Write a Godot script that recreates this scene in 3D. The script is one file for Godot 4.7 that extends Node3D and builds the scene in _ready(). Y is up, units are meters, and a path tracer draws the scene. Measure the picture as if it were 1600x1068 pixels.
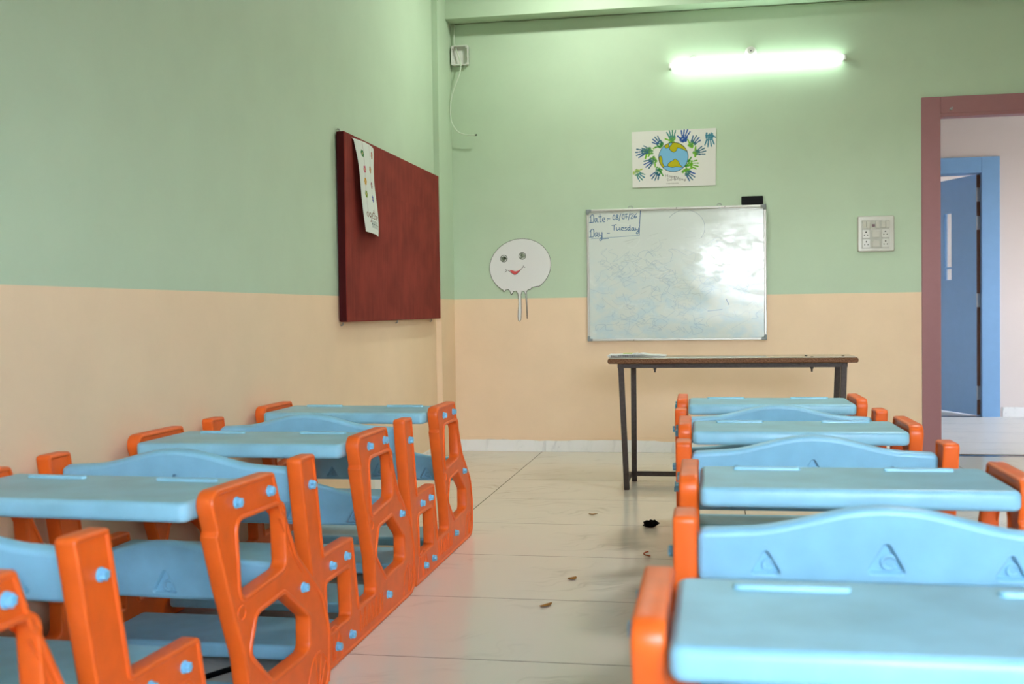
extends Node3D
# A small classroom: two rows of plastic bench desks, a whiteboard wall, a door to a hall.
# Working frame: x to the right, y up, d = distance forward from the camera (d = -z).

var M := {}
var rng := RandomNumberGenerator.new()

func P(x: float, y: float, d: float) -> Vector3:
	return Vector3(x, y, -d)

func _ready() -> void:
	rng.seed = 7
	# ---------------------------------------------------------------- camera
	var cam := Camera3D.new()
	cam.name = "camera"
	var att := CameraAttributesPhysical.new()
	att.frustum_focal_length = 12.0 / (534.0 / 1738.0)
	att.exposure_aperture = 4.5
	att.frustum_focus_distance = 5.4
	cam.attributes = att
	cam.fov = rad_to_deg(2.0 * atan(534.0 / 1738.0))
	cam.near = 0.02
	cam.far = 100.0
	var yaw := 0.17930947
	var pitch := 0.02764448
	var roll := 0.01379053
	var fwd := Vector3(-sin(yaw) * cos(pitch), -sin(pitch), -cos(yaw) * cos(pitch))
	var rt := Vector3(cos(yaw), 0, -sin(yaw))
	var up := rt.cross(fwd)
	var r2 := rt * cos(roll) - up * sin(roll)
	var u2 := rt * sin(roll) + up * cos(roll)
	cam.transform = Transform3D(Basis(r2, u2, -fwd), Vector3(0, 1.0, 0))
	add_child(cam)
	cam.current = true
	# ---------------------------------------------------------------- sky and exposure
	var we := WorldEnvironment.new()
	we.name = "environment"
	var env := Environment.new()
	var sky := Sky.new()
	var sm := ProceduralSkyMaterial.new()
	sm.sky_top_color = Color(0.80, 0.89, 1.0)
	sm.sky_horizon_color = Color(0.97, 0.98, 1.0)
	sm.ground_bottom_color = Color(0.55, 0.54, 0.50)
	sm.ground_horizon_color = Color(0.68, 0.68, 0.64)
	sm.sky_energy_multiplier = 6.5
	sm.ground_energy_multiplier = 2.6
	sky.sky_material = sm
	env.background_mode = Environment.BG_SKY
	env.sky = sky
	env.ambient_light_source = Environment.AMBIENT_SOURCE_BG
	env.tonemap_mode = Environment.TONE_MAPPER_LINEAR
	env.tonemap_exposure = 0.595
	env.sdfgi_enabled = true
	env.ssao_enabled = true
	env.ssil_enabled = true
	we.environment = env
	add_child(we)
	# ---------------------------------------------------------------- the rest
	make_materials()
	build_room()
	build_hall()
	build_lamps()
	build_desks()
	build_wall_things()
	build_table()
	build_debris()

# ==================================================================== materials
func mat(c: Color, rough := 0.6, spec := 0.5) -> StandardMaterial3D:
	var m := StandardMaterial3D.new()
	m.albedo_color = c
	m.roughness = rough
	m.metallic_specular = spec
	return m

func noise_tex(seed_v: int, freq: float, lo: Color, hi: Color, octaves := 4, size := 256) -> ImageTexture:
	var n := FastNoiseLite.new()
	n.seed = seed_v
	n.frequency = freq
	n.fractal_octaves = octaves
	var img := n.get_seamless_image(size, size)
	img.convert(Image.FORMAT_RGB8)
	for y in size:
		for x in size:
			img.set_pixel(x, y, lo.lerp(hi, img.get_pixel(x, y).r))
	img.generate_mipmaps()
	return ImageTexture.create_from_image(img)

func tri_mat(m: StandardMaterial3D, tex: Texture2D, scale: float, world := true) -> StandardMaterial3D:
	m.albedo_texture = tex
	m.uv1_triplanar = true
	m.uv1_world_triplanar = world
	m.uv1_scale = Vector3.ONE * scale
	return m

func marble_tex(seed_v: int, w: int, h: int, base: Color, vein: Color, strength: float) -> ImageTexture:
	var a := FastNoiseLite.new()
	a.seed = seed_v
	a.frequency = 1.0
	a.fractal_octaves = 4
	var b := FastNoiseLite.new()
	b.seed = seed_v + 5
	b.frequency = 1.0
	b.fractal_octaves = 3
	var img := Image.create(w, h, false, Image.FORMAT_RGB8)
	for y in h:
		for x in w:
			var u := float(x) / h
			var v := float(y) / h
			var q := (u * 0.55 + v * 1.25) * 1.9 + seed_v * 3.7
			var r := (u * 1.0 - v * 0.5)
			var n1 := a.get_noise_2d(q * 1.5 + 0.6 * b.get_noise_2d(u * 2.0, v * 2.0 + seed_v), r * 0.55)
			var vn := pow(1.0 - clampf(absf(n1) * 5.5, 0.0, 1.0), 3.0)
			var big := b.get_noise_2d(u * 1.3 + 9.0, v * 1.3)
			vn *= clampf(0.35 + big * 1.4, 0.0, 1.0)
			var c := base.lerp(vein, clampf(vn * strength + clampf(big, 0.0, 1.0) * 0.10, 0.0, 1.0))
			img.set_pixel(x, y, c)
	img.generate_mipmaps()
	return ImageTexture.create_from_image(img)

func make_materials() -> void:
	var paint_noise := noise_tex(3, 0.02, Color(0.975, 0.975, 0.975), Color(1, 1, 1), 5)
	M.green = tri_mat(mat(Color(0.735, 0.81, 0.70), 0.55, 0.35), paint_noise, 0.45)
	M.cream = tri_mat(mat(Color(0.94, 0.825, 0.69), 0.55, 0.35), paint_noise, 0.45)
	M.ceiling = mat(Color(0.86, 0.88, 0.85), 0.8, 0.2)
	M.hall = mat(Color(0.87, 0.82, 0.79), 0.75, 0.2)
	M.grout = mat(Color(0.24, 0.22, 0.19), 0.8, 0.2)
	M.tiles = []
	for i in 4:
		var m := mat(Color(1, 1, 1), 0.16, 0.5)
		m.metallic_specular = 0.7
		m.albedo_texture = marble_tex(11 + i * 7, 384, 192, Color(0.91, 0.88, 0.83), Color(0.68, 0.65, 0.60), 0.33)
		M.tiles.append(m)
	M.hall_tiles = []
	for i in 2:
		var m := mat(Color(1, 1, 1), 0.28, 0.32)
		m.albedo_texture = marble_tex(61 + i * 7, 384, 192, Color(0.93, 0.92, 0.90), Color(0.74, 0.74, 0.74), 0.35)
		M.hall_tiles.append(m)
	M.skirt = mat(Color(1, 1, 1), 0.25, 0.5)
	M.skirt.albedo_texture = marble_tex(91, 384, 96, Color(0.95, 0.945, 0.93), Color(0.74, 0.74, 0.74), 0.35)
	M.skirt.uv1_triplanar = true
	M.skirt.uv1_world_triplanar = true
	M.skirt.uv1_scale = Vector3.ONE * 1.1
	var scuff := noise_tex(21, 0.03, Color(0.93, 0.93, 0.94), Color(1, 1, 1), 5)
	M.blue = tri_mat(mat(Color(0.565, 0.785, 0.875), 0.40, 0.5), scuff, 1.3, false)
	M.top = tri_mat(mat(Color(0.59, 0.80, 0.875), 0.36, 0.5), noise_tex(29, 0.02, Color(0.89, 0.885, 0.885), Color(1, 1, 1), 6), 1.1, false)
	M.orange = tri_mat(mat(Color(0.955, 0.40, 0.10), 0.40, 0.5), scuff, 1.7, false)
	M.bolt = mat(Color(0.47, 0.76, 0.90), 0.3, 0.5)
	M.frame_door = tri_mat(mat(Color(0.60, 0.40, 0.41), 0.5, 0.5), paint_noise, 1.5)
	M.blue_door = tri_mat(mat(Color(0.47, 0.64, 0.80), 0.45, 0.5), paint_noise, 1.5)
	M.wood_raw = mat(Color(0.33, 0.24, 0.20), 0.8, 0.2)
	M.white_plastic = mat(Color(0.86, 0.86, 0.83), 0.3, 0.5)
	M.white_paper = mat(Color(0.88, 0.88, 0.87), 0.8, 0.2)
	M.black = mat(Color(0.025, 0.025, 0.03), 0.85, 0.2)
	M.hole = mat(Color(0.03, 0.03, 0.03), 0.9, 0.1)
	M.steel = mat(Color(0.62, 0.62, 0.62), 0.35, 0.5)
	M.steel.metallic = 0.9
	M.alu = mat(Color(0.74, 0.73, 0.70), 0.38, 0.5)
	M.alu.metallic = 0.5
	M.grey_plastic = mat(Color(0.50, 0.53, 0.53), 0.5, 0.4)
	M.iron = tri_mat(mat(Color(0.30, 0.26, 0.245), 0.55, 0.4), noise_tex(41, 0.06, Color(0.8, 0.78, 0.76), Color(1, 1, 1), 4), 3.0)
	M.maroon = mat(Color(0.525, 0.215, 0.18), 0.85, 0.25)
	M.maroon.albedo_texture = weave_tex()
	M.maroon.uv1_triplanar = true
	M.maroon.uv1_world_triplanar = true
	M.maroon.uv1_scale = Vector3(1, 1, 1) * 1.2
	M.maroon_edge = mat(Color(0.26, 0.085, 0.09), 0.85, 0.2)
	M.brown_edge = tri_mat(mat(Color(0.56, 0.40, 0.29), 0.6, 0.3), noise_tex(43, 0.09, Color(0.6, 0.55, 0.5), Color(1, 1, 1), 4), 4.0)
	M.laminate = mat(Color(0.86, 0.83, 0.78), 0.06, 0.7)
	M.switch_plastic = mat(Color(0.74, 0.735, 0.68), 0.22, 0.5)
	M.switch_bed = mat(Color(0.66, 0.655, 0.60), 0.35, 0.5)
	M.red_lamp = mat(Color(0.30, 0.06, 0.04), 0.3, 0.5)

func weave_tex() -> ImageTexture:
	var n := FastNoiseLite.new()
	n.seed = 77
	n.frequency = 1.0
	n.fractal_octaves = 3
	var img := Image.create(256, 256, false, Image.FORMAT_RGB8)
	for y in 256:
		for x in 256:
			var a := n.get_noise_2d(x * 0.11, y * 0.006)
			var b := n.get_noise_2d(x * 0.012 + 50.0, y * 0.012)
			var v := clampf(0.94 + a * 0.07 + b * 0.10, 0.0, 1.0)
			img.set_pixel(x, y, Color(v, v, v))
	img.generate_mipmaps()
	return ImageTexture.create_from_image(img)

# ==================================================================== mesh helpers
func new_st() -> SurfaceTool:
	var st := SurfaceTool.new()
	st.begin(Mesh.PRIMITIVE_TRIANGLES)
	return st

func tri(st: SurfaceTool, a: Vector3, b: Vector3, c: Vector3, na: Vector3, nb: Vector3, nc: Vector3, ua := Vector2.ZERO, ub := Vector2.ZERO, uc := Vector2.ZERO) -> void:
	var g := (c - a).cross(b - a)
	if g.length_squared() < 1e-18:
		return
	if g.dot(na + nb + nc) < 0.0:
		var t := b
		b = c
		c = t
		t = nb
		nb = nc
		nc = t
		var u := ub
		ub = uc
		uc = u
	for k in 3:
		st.set_normal([na, nb, nc][k])
		st.set_uv([ua, ub, uc][k])
		st.add_vertex([a, b, c][k])

func quad(st: SurfaceTool, a: Vector3, b: Vector3, c: Vector3, d: Vector3, n: Vector3) -> void:
	tri(st, a, b, c, n, n, n, Vector2(0, 1), Vector2(1, 1), Vector2(1, 0))
	tri(st, a, c, d, n, n, n, Vector2(0, 1), Vector2(1, 0), Vector2(0, 0))

func ccw(pts: PackedVector2Array) -> PackedVector2Array:
	if Geometry2D.is_polygon_clockwise(pts):
		pts.reverse()
	# is_polygon_clockwise assumes y down; check by area
	var s := 0.0
	for i in pts.size():
		var a := pts[i]
		var b := pts[(i + 1) % pts.size()]
		s += a.x * b.y - b.x * a.y
	if s < 0.0:
		pts.reverse()
	return pts

func fillet(pts: Array, radii, segs := 4) -> PackedVector2Array:
	# rounds each corner of a polygon; radii is one number or one per corner
	var out := PackedVector2Array()
	var n := pts.size()
	for i in n:
		var r: float = radii[i] if radii is Array else radii
		var p: Vector2 = pts[i]
		var a: Vector2 = (pts[(i + n - 1) % n] - p)
		var b: Vector2 = (pts[(i + 1) % n] - p)
		var ang := absf(a.angle_to(b))
		if r < 1e-4 or ang > 3.1:
			out.append(p)
			continue
		var cut: float = minf(r / tan(ang / 2.0), minf(a.length(), b.length()) * 0.48)
		r = cut * tan(ang / 2.0)
		var p0 := p + a.normalized() * cut
		var p1 := p + b.normalized() * cut
		var c := p + (a.normalized() + b.normalized()).normalized() * (r / sin(ang / 2.0))
		var v0 := p0 - c
		var turn := v0.angle_to(p1 - c)
		for k in segs + 1:
			out.append(c + v0.rotated(turn * k / segs))
	return ccw(out)

func rect2(w: float, h: float) -> Array:
	return [Vector2(-w / 2, -h / 2), Vector2(w / 2, -h / 2), Vector2(w / 2, h / 2), Vector2(-w / 2, h / 2)]

func miters(c: PackedVector2Array) -> PackedVector2Array:
	var out := PackedVector2Array()
	var n := c.size()
	for i in n:
		var d0 := (c[i] - c[(i + n - 1) % n]).normalized()
		var d1 := (c[(i + 1) % n] - c[i]).normalized()
		var n0 := Vector2(d0.y, -d0.x)
		var n1 := Vector2(d1.y, -d1.x)
		out.append((n0 + n1) / maxf(1.0 + n0.dot(n1), 0.3))
	return out

func offset(c: PackedVector2Array, t: float) -> PackedVector2Array:
	# t > 0 goes inwards
	var m := miters(c)
	var out := PackedVector2Array()
	for i in c.size():
		out.append(c[i] - m[i] * t)
	return out

func rail(st: SurfaceTool, c: PackedVector2Array, prof: Array, xf: Transform3D, hole := false) -> void:
	var m := miters(c)
	var n := c.size()
	var sgn := -1.0 if hole else 1.0
	var pn := []
	for j in prof.size() - 1:
		var dz: float = prof[j + 1].y - prof[j].y
		var d_o: float = -(prof[j + 1].x - prof[j].x)
		pn.append(Vector2(dz, -d_o).normalized())
	for i in n:
		var i1 := (i + 1) % n
		var e := (c[i1] - c[i]).normalized()
		var en := Vector2(e.y, -e.x)
		var na := m[i].normalized() if m[i].normalized().dot(en) > 0.8 else en
		var nb := m[i1].normalized() if m[i1].normalized().dot(en) > 0.8 else en
		for j in prof.size() - 1:
			var q: Vector2 = pn[j]
			var q0 := q
			var q1 := q
			if j > 0 and q.dot(pn[j - 1]) > 0.6:
				q0 = (q + pn[j - 1]).normalized()
			if j < pn.size() - 1 and q.dot(pn[j + 1]) > 0.6:
				q1 = (q + pn[j + 1]).normalized()
			var t0: float = prof[j].x * sgn
			var t1: float = prof[j + 1].x * sgn
			var a := c[i] - m[i] * t0
			var b := c[i1] - m[i1] * t0
			var a2 := c[i] - m[i] * t1
			var b2 := c[i1] - m[i1] * t1
			var va := xf * Vector3(a.x, a.y, prof[j].y)
			var vb := xf * Vector3(b.x, b.y, prof[j].y)
			var vc := xf * Vector3(b2.x, b2.y, prof[j + 1].y)
			var vd := xf * Vector3(a2.x, a2.y, prof[j + 1].y)
			var A := (xf.basis * Vector3(na.x * q0.x * sgn, na.y * q0.x * sgn, q0.y)).normalized()
			var B := (xf.basis * Vector3(nb.x * q0.x * sgn, nb.y * q0.x * sgn, q0.y)).normalized()
			var C := (xf.basis * Vector3(nb.x * q1.x * sgn, nb.y * q1.x * sgn, q1.y)).normalized()
			var D := (xf.basis * Vector3(na.x * q1.x * sgn, na.y * q1.x * sgn, q1.y)).normalized()
			tri(st, va, vb, vc, A, B, C)
			tri(st, va, vc, vd, A, C, D)

func fill(st: SurfaceTool, c: PackedVector2Array, holes: Array, z: float, side: float, xf: Transform3D, uvr := Rect2(0, 0, 1, 1)) -> void:
	var pieces := [c]
	if holes.size():
		var lo := c[0]
		var hi := c[0]
		for p in c:
			lo = lo.min(p)
			hi = hi.max(p)
		var cuts := []
		for h in holes:
			var s := Vector2.ZERO
			for p in h:
				s += p
			cuts.append(s.y / h.size())
		cuts.sort()
		var ys := [lo.y - 1.0]
		for y in cuts:
			if y > ys[-1] + 0.004:
				ys.append(y)
		ys.append(hi.y + 1.0)
		pieces = []
		for k in ys.size() - 1:
			var band := PackedVector2Array([Vector2(lo.x - 1, ys[k]), Vector2(hi.x + 1, ys[k]), Vector2(hi.x + 1, ys[k + 1]), Vector2(lo.x - 1, ys[k + 1])])
			var work: Array = Geometry2D.intersect_polygons(c, band)
			for h in holes:
				var nxt := []
				for w in work:
					nxt.append_array(Geometry2D.clip_polygons(w, h))
				work = nxt
			pieces.append_array(work)
	var nrm := (xf.basis * Vector3(0, 0, side)).normalized()
	for raw in pieces:
		var p := PackedVector2Array()
		for q in raw:
			if p.is_empty() or p[-1].distance_to(q) > 0.00003:
				p.append(q)
		while p.size() > 3 and p[0].distance_to(p[-1]) <= 0.00003:
			p.remove_at(p.size() - 1)
		if p.size() < 3:
			continue
		var idx := Geometry2D.triangulate_polygon(p)
		for k in range(0, idx.size(), 3):
			var v := []
			var u := []
			for t in 3:
				var q: Vector2 = p[idx[k + t]]
				v.append(xf * Vector3(q.x, q.y, z))
				u.append(Vector2((q.x - uvr.position.x) / uvr.size.x, 1.0 - (q.y - uvr.position.y) / uvr.size.y))
			tri(st, v[0], v[1], v[2], nrm, nrm, nrm, u[0], u[1], u[2])

func solid(st: SurfaceTool, c: PackedVector2Array, depth: float, bevel: float, xf := Transform3D.IDENTITY, holes := [], pockets := [], pocket_depth := 0.006, uvr := Rect2(0, 0, 1, 1)) -> void:
	var h := depth / 2.0
	var b := minf(bevel, h * 0.98)
	var prof := []
	if b > 0.0:
		for k in 4:
			var a := PI / 2 * k / 3.0
			prof.append(Vector2(b * (1.0 - sin(a)), -h + b * (1.0 - cos(a))))
		for k in 4:
			var a := PI / 2 * k / 3.0
			prof.append(Vector2(b * (1.0 - cos(a)), h - b * (1.0 - sin(a))))
	else:
		prof = [Vector2(0, -h), Vector2(0, h)]
	rail(st, c, prof, xf)
	var front := []
	var back := []
	for q in holes:
		rail(st, q, prof, xf, true)
		front.append(offset(q, -b))
		back.append(offset(q, -b))
	for q in pockets:
		var pb := 0.003
		rail(st, q, [Vector2(-0.002, h - pocket_depth), Vector2(0, h - pb), Vector2(pb * 0.4, h - pb * 0.4), Vector2(pb, h)], xf, true)
		front.append(offset(q, -pb))
		fill(st, offset(q, 0.002), [], h - pocket_depth, 1.0, xf)
	var fc := offset(c, b)
	fill(st, fc, front, h, 1.0, xf, uvr)
	fill(st, fc, back, -h, -1.0, xf, uvr)

func box(st: SurfaceTool, c: Vector3, s: Vector3, bevel := 0.0, basis := Basis.IDENTITY) -> void:
	# a box of size s round c (in scene axes), edges rounded by bevel
	if bevel > 0.0:
		var r: Array = rect2(s.x, s.y)
		solid(st, fillet(r, minf(bevel * 1.7, minf(s.x, s.y) * 0.49), 3), s.z, minf(bevel, minf(s.x, s.y) * 0.27), Transform3D(basis, c))
		return
	var h := s / 2.0
	for ax in 3:
		for sg in [-1.0, 1.0]:
			var n := Vector3.ZERO
			n[ax] = sg
			var u := Vector3.ZERO
			var v := Vector3.ZERO
			u[(ax + 1) % 3] = h[(ax + 1) % 3]
			v[(ax + 2) % 3] = h[(ax + 2) % 3]
			if ax == 1:
				var t := u
				u = v
				v = t
			var o := n * h[ax]
			quad(st, c + basis * (o - u - v), c + basis * (o + u - v), c + basis * (o + u + v), c + basis * (o - u + v), basis * n)

func span(st: SurfaceTool, x0: float, x1: float, y0: float, y1: float, d0: float, d1: float, bevel := 0.0) -> void:
	box(st, P((x0 + x1) / 2, (y0 + y1) / 2, (d0 + d1) / 2), Vector3(absf(x1 - x0), absf(y1 - y0), absf(d1 - d0)), bevel)

func tube(st: SurfaceTool, pts: Array, r: float, sides := 6, caps := true) -> void:
	var n := pts.size()
	var ref := Vector3.UP
	var rings := []
	var nrms := []
	for i in n:
		var t: Vector3 = (pts[mini(i + 1, n - 1)] - pts[maxi(i - 1, 0)]).normalized()
		if absf(t.dot(ref)) > 0.93:
			ref = Vector3(0.7, 0.1, 0.7).normalized() if absf(t.y) > 0.7 else Vector3.UP
		var a := t.cross(ref).normalized()
		ref = a.cross(t).normalized()
		var ring := []
		var nr := []
		for k in sides:
			var an := TAU * k / sides
			var d := a * cos(an) + ref * sin(an)
			nr.append(d)
			ring.append(pts[i] + d * r)
		rings.append(ring)
		nrms.append(nr)
	for i in n - 1:
		for k in sides:
			var k1 := (k + 1) % sides
			tri(st, rings[i][k], rings[i][k1], rings[i + 1][k1], nrms[i][k], nrms[i][k1], nrms[i + 1][k1])
			tri(st, rings[i][k], rings[i + 1][k1], rings[i + 1][k], nrms[i][k], nrms[i + 1][k1], nrms[i + 1][k])
	if caps:
		for e in [0, n - 1]:
			var t: Vector3 = (pts[0] - pts[1]).normalized() if e == 0 else (pts[n - 1] - pts[n - 2]).normalized()
			for k in range(1, sides - 1):
				tri(st, rings[e][0], rings[e][k], rings[e][k + 1], t, t, t)

func smooth_path(pts: Array, segs := 6) -> Array:
	var out := []
	var n := pts.size()
	for i in n - 1:
		var p0 = pts[maxi(i - 1, 0)]
		var p1 = pts[i]
		var p2 = pts[i + 1]
		var p3 = pts[mini(i + 2, n - 1)]
		for k in segs:
			out.append(p1.cubic_interpolate(p2, p0, p3, float(k) / segs))
	out.append(pts[n - 1])
	return out

func circle(r: float, n := 24, c := Vector2.ZERO) -> PackedVector2Array:
	var out := PackedVector2Array()
	for k in n:
		out.append(c + Vector2.from_angle(TAU * k / n) * r)
	return out

# ==================================================================== scene helpers
func obj(called: String, st, m: Material, parent: Node = self) -> MeshInstance3D:
	var o := MeshInstance3D.new()
	o.name = called
	o.mesh = st.commit() if st is SurfaceTool else st
	o.material_override = m
	parent.add_child(o, true)
	return o

func struct(called: String, st, m: Material) -> MeshInstance3D:
	var o := obj(called, st, m)
	o.set_meta("kind", "structure")
	return o

var taken := {}
func numbered(called: String) -> String:
	taken[called] = taken.get(called, -1) + 1
	return called if taken[called] == 0 else "%s_%03d" % [called, taken[called]]

func tag(o: Node, label: String, category: String, group := "") -> Node:
	o.set_meta("label", label)
	o.set_meta("category", category)
	if group:
		o.set_meta("group", group)
	return o

func thing(called: String, label: String, category: String, at := Vector3.ZERO, turn := 0.0, group := "") -> Node3D:
	var o := Node3D.new()
	o.name = numbered(called)
	o.position = at
	o.rotation.y = turn
	add_child(o)
	tag(o, label, category, group)
	return o

# ==================================================================== room
const WL := -1.87     # left wall
const WR := 4.4       # right wall
const FD := 7.80      # front wall
const BD := -1.4      # back wall
const CH := 3.56      # ceiling
const PAINT := 1.09

func two_tone(called: String, parts: Array) -> MeshInstance3D:
	# a wall whose boxes [x0, x1, y0, y1, d0, d1] are cream below PAINT and green above
	var lo := new_st()
	var hi := new_st()
	for p in parts:
		if p[2] < PAINT:
			span(lo, p[0], p[1], p[2], minf(p[3], PAINT), p[4], p[5])
		if p[3] > PAINT:
			span(hi, p[0], p[1], maxf(p[2], PAINT), p[3], p[4], p[5])
	var me: ArrayMesh = hi.commit()
	me = lo.commit(me)
	me.surface_set_material(0, M.green)
	me.surface_set_material(1, M.cream)
	var o := MeshInstance3D.new()
	o.name = called
	o.mesh = me
	add_child(o, true)
	o.set_meta("kind", "structure")
	return o

func lay_tiles(parent: Node, x0: float, nx: int, d0: float, nd: int, w: float, l: float, mats: Array, clip: Rect2) -> void:
	var g := 0.0024
	var shared := {}
	for i in nx:
		for j in nd:
			var a := maxf(x0 + i * w + g, clip.position.x)
			var b := minf(x0 + (i + 1) * w - g, clip.end.x)
			var c := maxf(d0 + j * l + g, clip.position.y)
			var e := minf(d0 + (j + 1) * l - g, clip.end.y)
			if b - a < 0.02 or e - c < 0.02:
				continue
			var k := "%.3f %.3f" % [b - a, e - c]
			if not shared.has(k):
				var st := new_st()
				var top := P(0, 0, 0)
				var sx := (b - a) / 2
				var sd := (e - c) / 2
				var bv := 0.0003
				solid(st, fillet(rect2(sx * 2, sd * 2), 0.0008, 1), 0.012, bv, Transform3D(Basis(Vector3.RIGHT, Vector3.FORWARD, Vector3.UP), top), [], [], 0.0, Rect2(-sx, -sd, w, l))
				shared[k] = st.commit()
			var o := obj("floor_tile", shared[k], mats[(i * 3 + j * 7 + (j / 3)) % mats.size()], parent)
			o.position = P((a + b) / 2, -0.006, (c + e) / 2)

func build_room() -> void:
	var st := new_st()
	span(st, WL - 0.2, WR + 0.2, -0.2, -0.0003, BD - 0.2, FD + 0.02)
	var fl := struct("floor", st, M.grout)
	lay_tiles(fl, -2.555, 6, -1.651, 15, 1.35, 0.6795, M.tiles, Rect2(WL - 0.02, BD - 0.02, WR - WL + 0.04, FD - BD + 0.02))
	st = new_st()
	span(st, WL - 0.2, WR + 0.2, CH, CH + 0.2, BD - 0.2, FD + 0.2)
	struct("ceiling", st, M.ceiling)
	two_tone("wall_left", [[WL - 0.2, WL, -0.2, CH, BD - 0.2, FD + 0.2]])
	# right wall with three windows, back wall with two
	var yb := 1.15
	var yt := 2.30
	var rp := [[WR, WR + 0.2, -0.2, yb, BD - 0.2, FD + 0.2], [WR, WR + 0.2, yt, CH, BD - 0.2, FD + 0.2]]
	var wins := []
	var last := BD - 0.2
	for w in wins:
		rp.append([WR, WR + 0.2, yb, yt, last, w[0]])
		last = w[1]
	rp.append([WR, WR + 0.2, yb, yt, last, FD + 0.2])
	two_tone("wall_right", rp)
	var bwins := [[0.0, 2.1]]
	var bp := [[WL, WR, -0.2, yb, BD - 0.2, BD], [WL, WR, yt, CH, BD - 0.2, BD], [WL, bwins[0][0], yb, yt, BD - 0.2, BD], [bwins[0][1], WR, yb, yt, BD - 0.2, BD]]
	two_tone("wall_back", bp)
	var n := 1
	for w in wins:
		st = new_st()
		var dm: float = (w[0] + w[1]) / 2
		for y in [yb + 0.03, yt - 0.03]:
			span(st, WR + 0.06, WR + 0.12, y - 0.03, y + 0.03, w[0], w[1])
		for d in [w[0] + 0.03, dm, w[1] - 0.03]:
			span(st, WR + 0.06, WR + 0.12, yb, yt, d - 0.03, d + 0.03)
		struct("window_%d" % n, st, M.white_plastic)
		n += 1
	for w in bwins:
		st = new_st()
		var xm: float = (w[0] + w[1]) / 2
		for y in [yb + 0.03, yt - 0.03]:
			span(st, w[0], w[1], y - 0.03, y + 0.03, BD - 0.12, BD - 0.06)
		for x in [w[0] + 0.03, xm, w[1] - 0.03]:
			span(st, x - 0.03, x + 0.03, yb, yt, BD - 0.12, BD - 0.06)
		struct("window_%d" % n, st, M.white_plastic)
		n += 1
	# front wall with the doorway
	two_tone("wall_front", [[WL, 1.42, -0.2, CH, FD, FD + 0.2], [2.66, WR, -0.2, CH, FD, FD + 0.2], [1.42, 2.66, 2.33, CH, FD, FD + 0.2]])
	# pillar in the corner and the beam above the front wall
	two_tone("trim_1", [[WL, -1.83, 0.0, CH, 7.41, FD]])
	st = new_st()
	span(st, -1.83, WR, 3.05, CH, 7.645, FD)
	struct("trim_2", st, M.green)
	# the rough seam of plaster under the beam
	st = new_st()
	var sp := []
	for k in 46:
		var x := -1.80 + k * 0.075
		sp.append(P(x, 3.046 + rng.randf_range(-0.004, 0.003), 7.797))
	tube(st, sp, 0.0035, 5)
	struct("trim_3", st, mat(Color(0.50, 0.55, 0.44), 0.9, 0.1))
	# marble skirting, one piece after another
	var bf := Node3D.new()
	bf.name = "baseboard_front"
	bf.set_meta("kind", "structure")
	add_child(bf)
	var xs := [-1.83, -1.183, 0.165, 1.36]
	for k in 3:
		st = new_st()
		span(st, xs[k] + 0.0008, xs[k + 1] - 0.0008, 0, 0.086, 7.789, FD + 0.002, 0.002)
		obj("skirting_piece", st, M.skirt, bf)
	st = new_st()
	# ragged lip of plaster above the skirting
	var lip := PackedVector2Array([Vector2(-1.83, 0.104), Vector2(-1.83, 0.084)])
	for k in 64:
		lip.append(Vector2(-1.83 + 3.19 * k / 63.0, 0.083 + rng.randf_range(-0.003, 0.004) + 0.004 * sin(k * 0.35)))
	lip.append(Vector2(1.36, 0.104))
	solid(st, ccw(lip), 0.014, 0.0, Transform3D(Basis.IDENTITY, P(0, 0, 7.795)))
	obj("plaster_lip", st, M.cream, bf)
	var bl := Node3D.new()
	bl.name = "baseboard_left"
	bl.set_meta("kind", "structure")
	add_child(bl)
	for k in 6:
		st = new_st()
		span(st, WL - 0.002, WL + 0.011, 0, 0.086, BD + k * 1.465, BD + (k + 1) * 1.465 - 0.0016, 0.002)
		obj("skirting_piece", st, M.skirt, bl)
	# mauve door frame
	var dr := Node3D.new()
	dr.name = "door_1"
	dr.set_meta("kind", "structure")
	add_child(dr)
	st = new_st()
	span(st, 1.37, 1.49, 0.0, 2.378, 7.783, 8.015, 0.003)
	obj("jamb", st, M.frame_door, dr)
	st = new_st()
	span(st, 2.59, 2.71, 0.0, 2.378, 7.783, 8.015, 0.003)
	obj("jamb", st, M.frame_door, dr)
	st = new_st()
	span(st, 1.4905, 2.5895, 2.266, 2.378, 7.783, 8.015, 0.003)
	obj("head", st, M.frame_door, dr)
	st = new_st()
	span(st, 1.488, 2.592, 2.246, 2.266, 7.783, 7.835, 0.002)
	obj("door_stop", st, M.frame_door, dr)
	st = new_st()
	span(st, 1.49, 2.59, -0.004, 0.0015, 7.74, 7.80)
	obj("threshold_strip", st, mat(Color(0.16, 0.20, 0.25), 0.2, 0.5), dr)
	st = new_st()
	tube(st, [P(1.555, 2.292, 7.785), P(1.556, 2.294, 7.772)], 0.009, 8)
	tube(st, [P(1.545, 2.288, 7.775), P(1.566, 2.303, 7.772)], 0.003, 6)
	obj("latch_catch", st, M.steel, dr)

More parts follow.
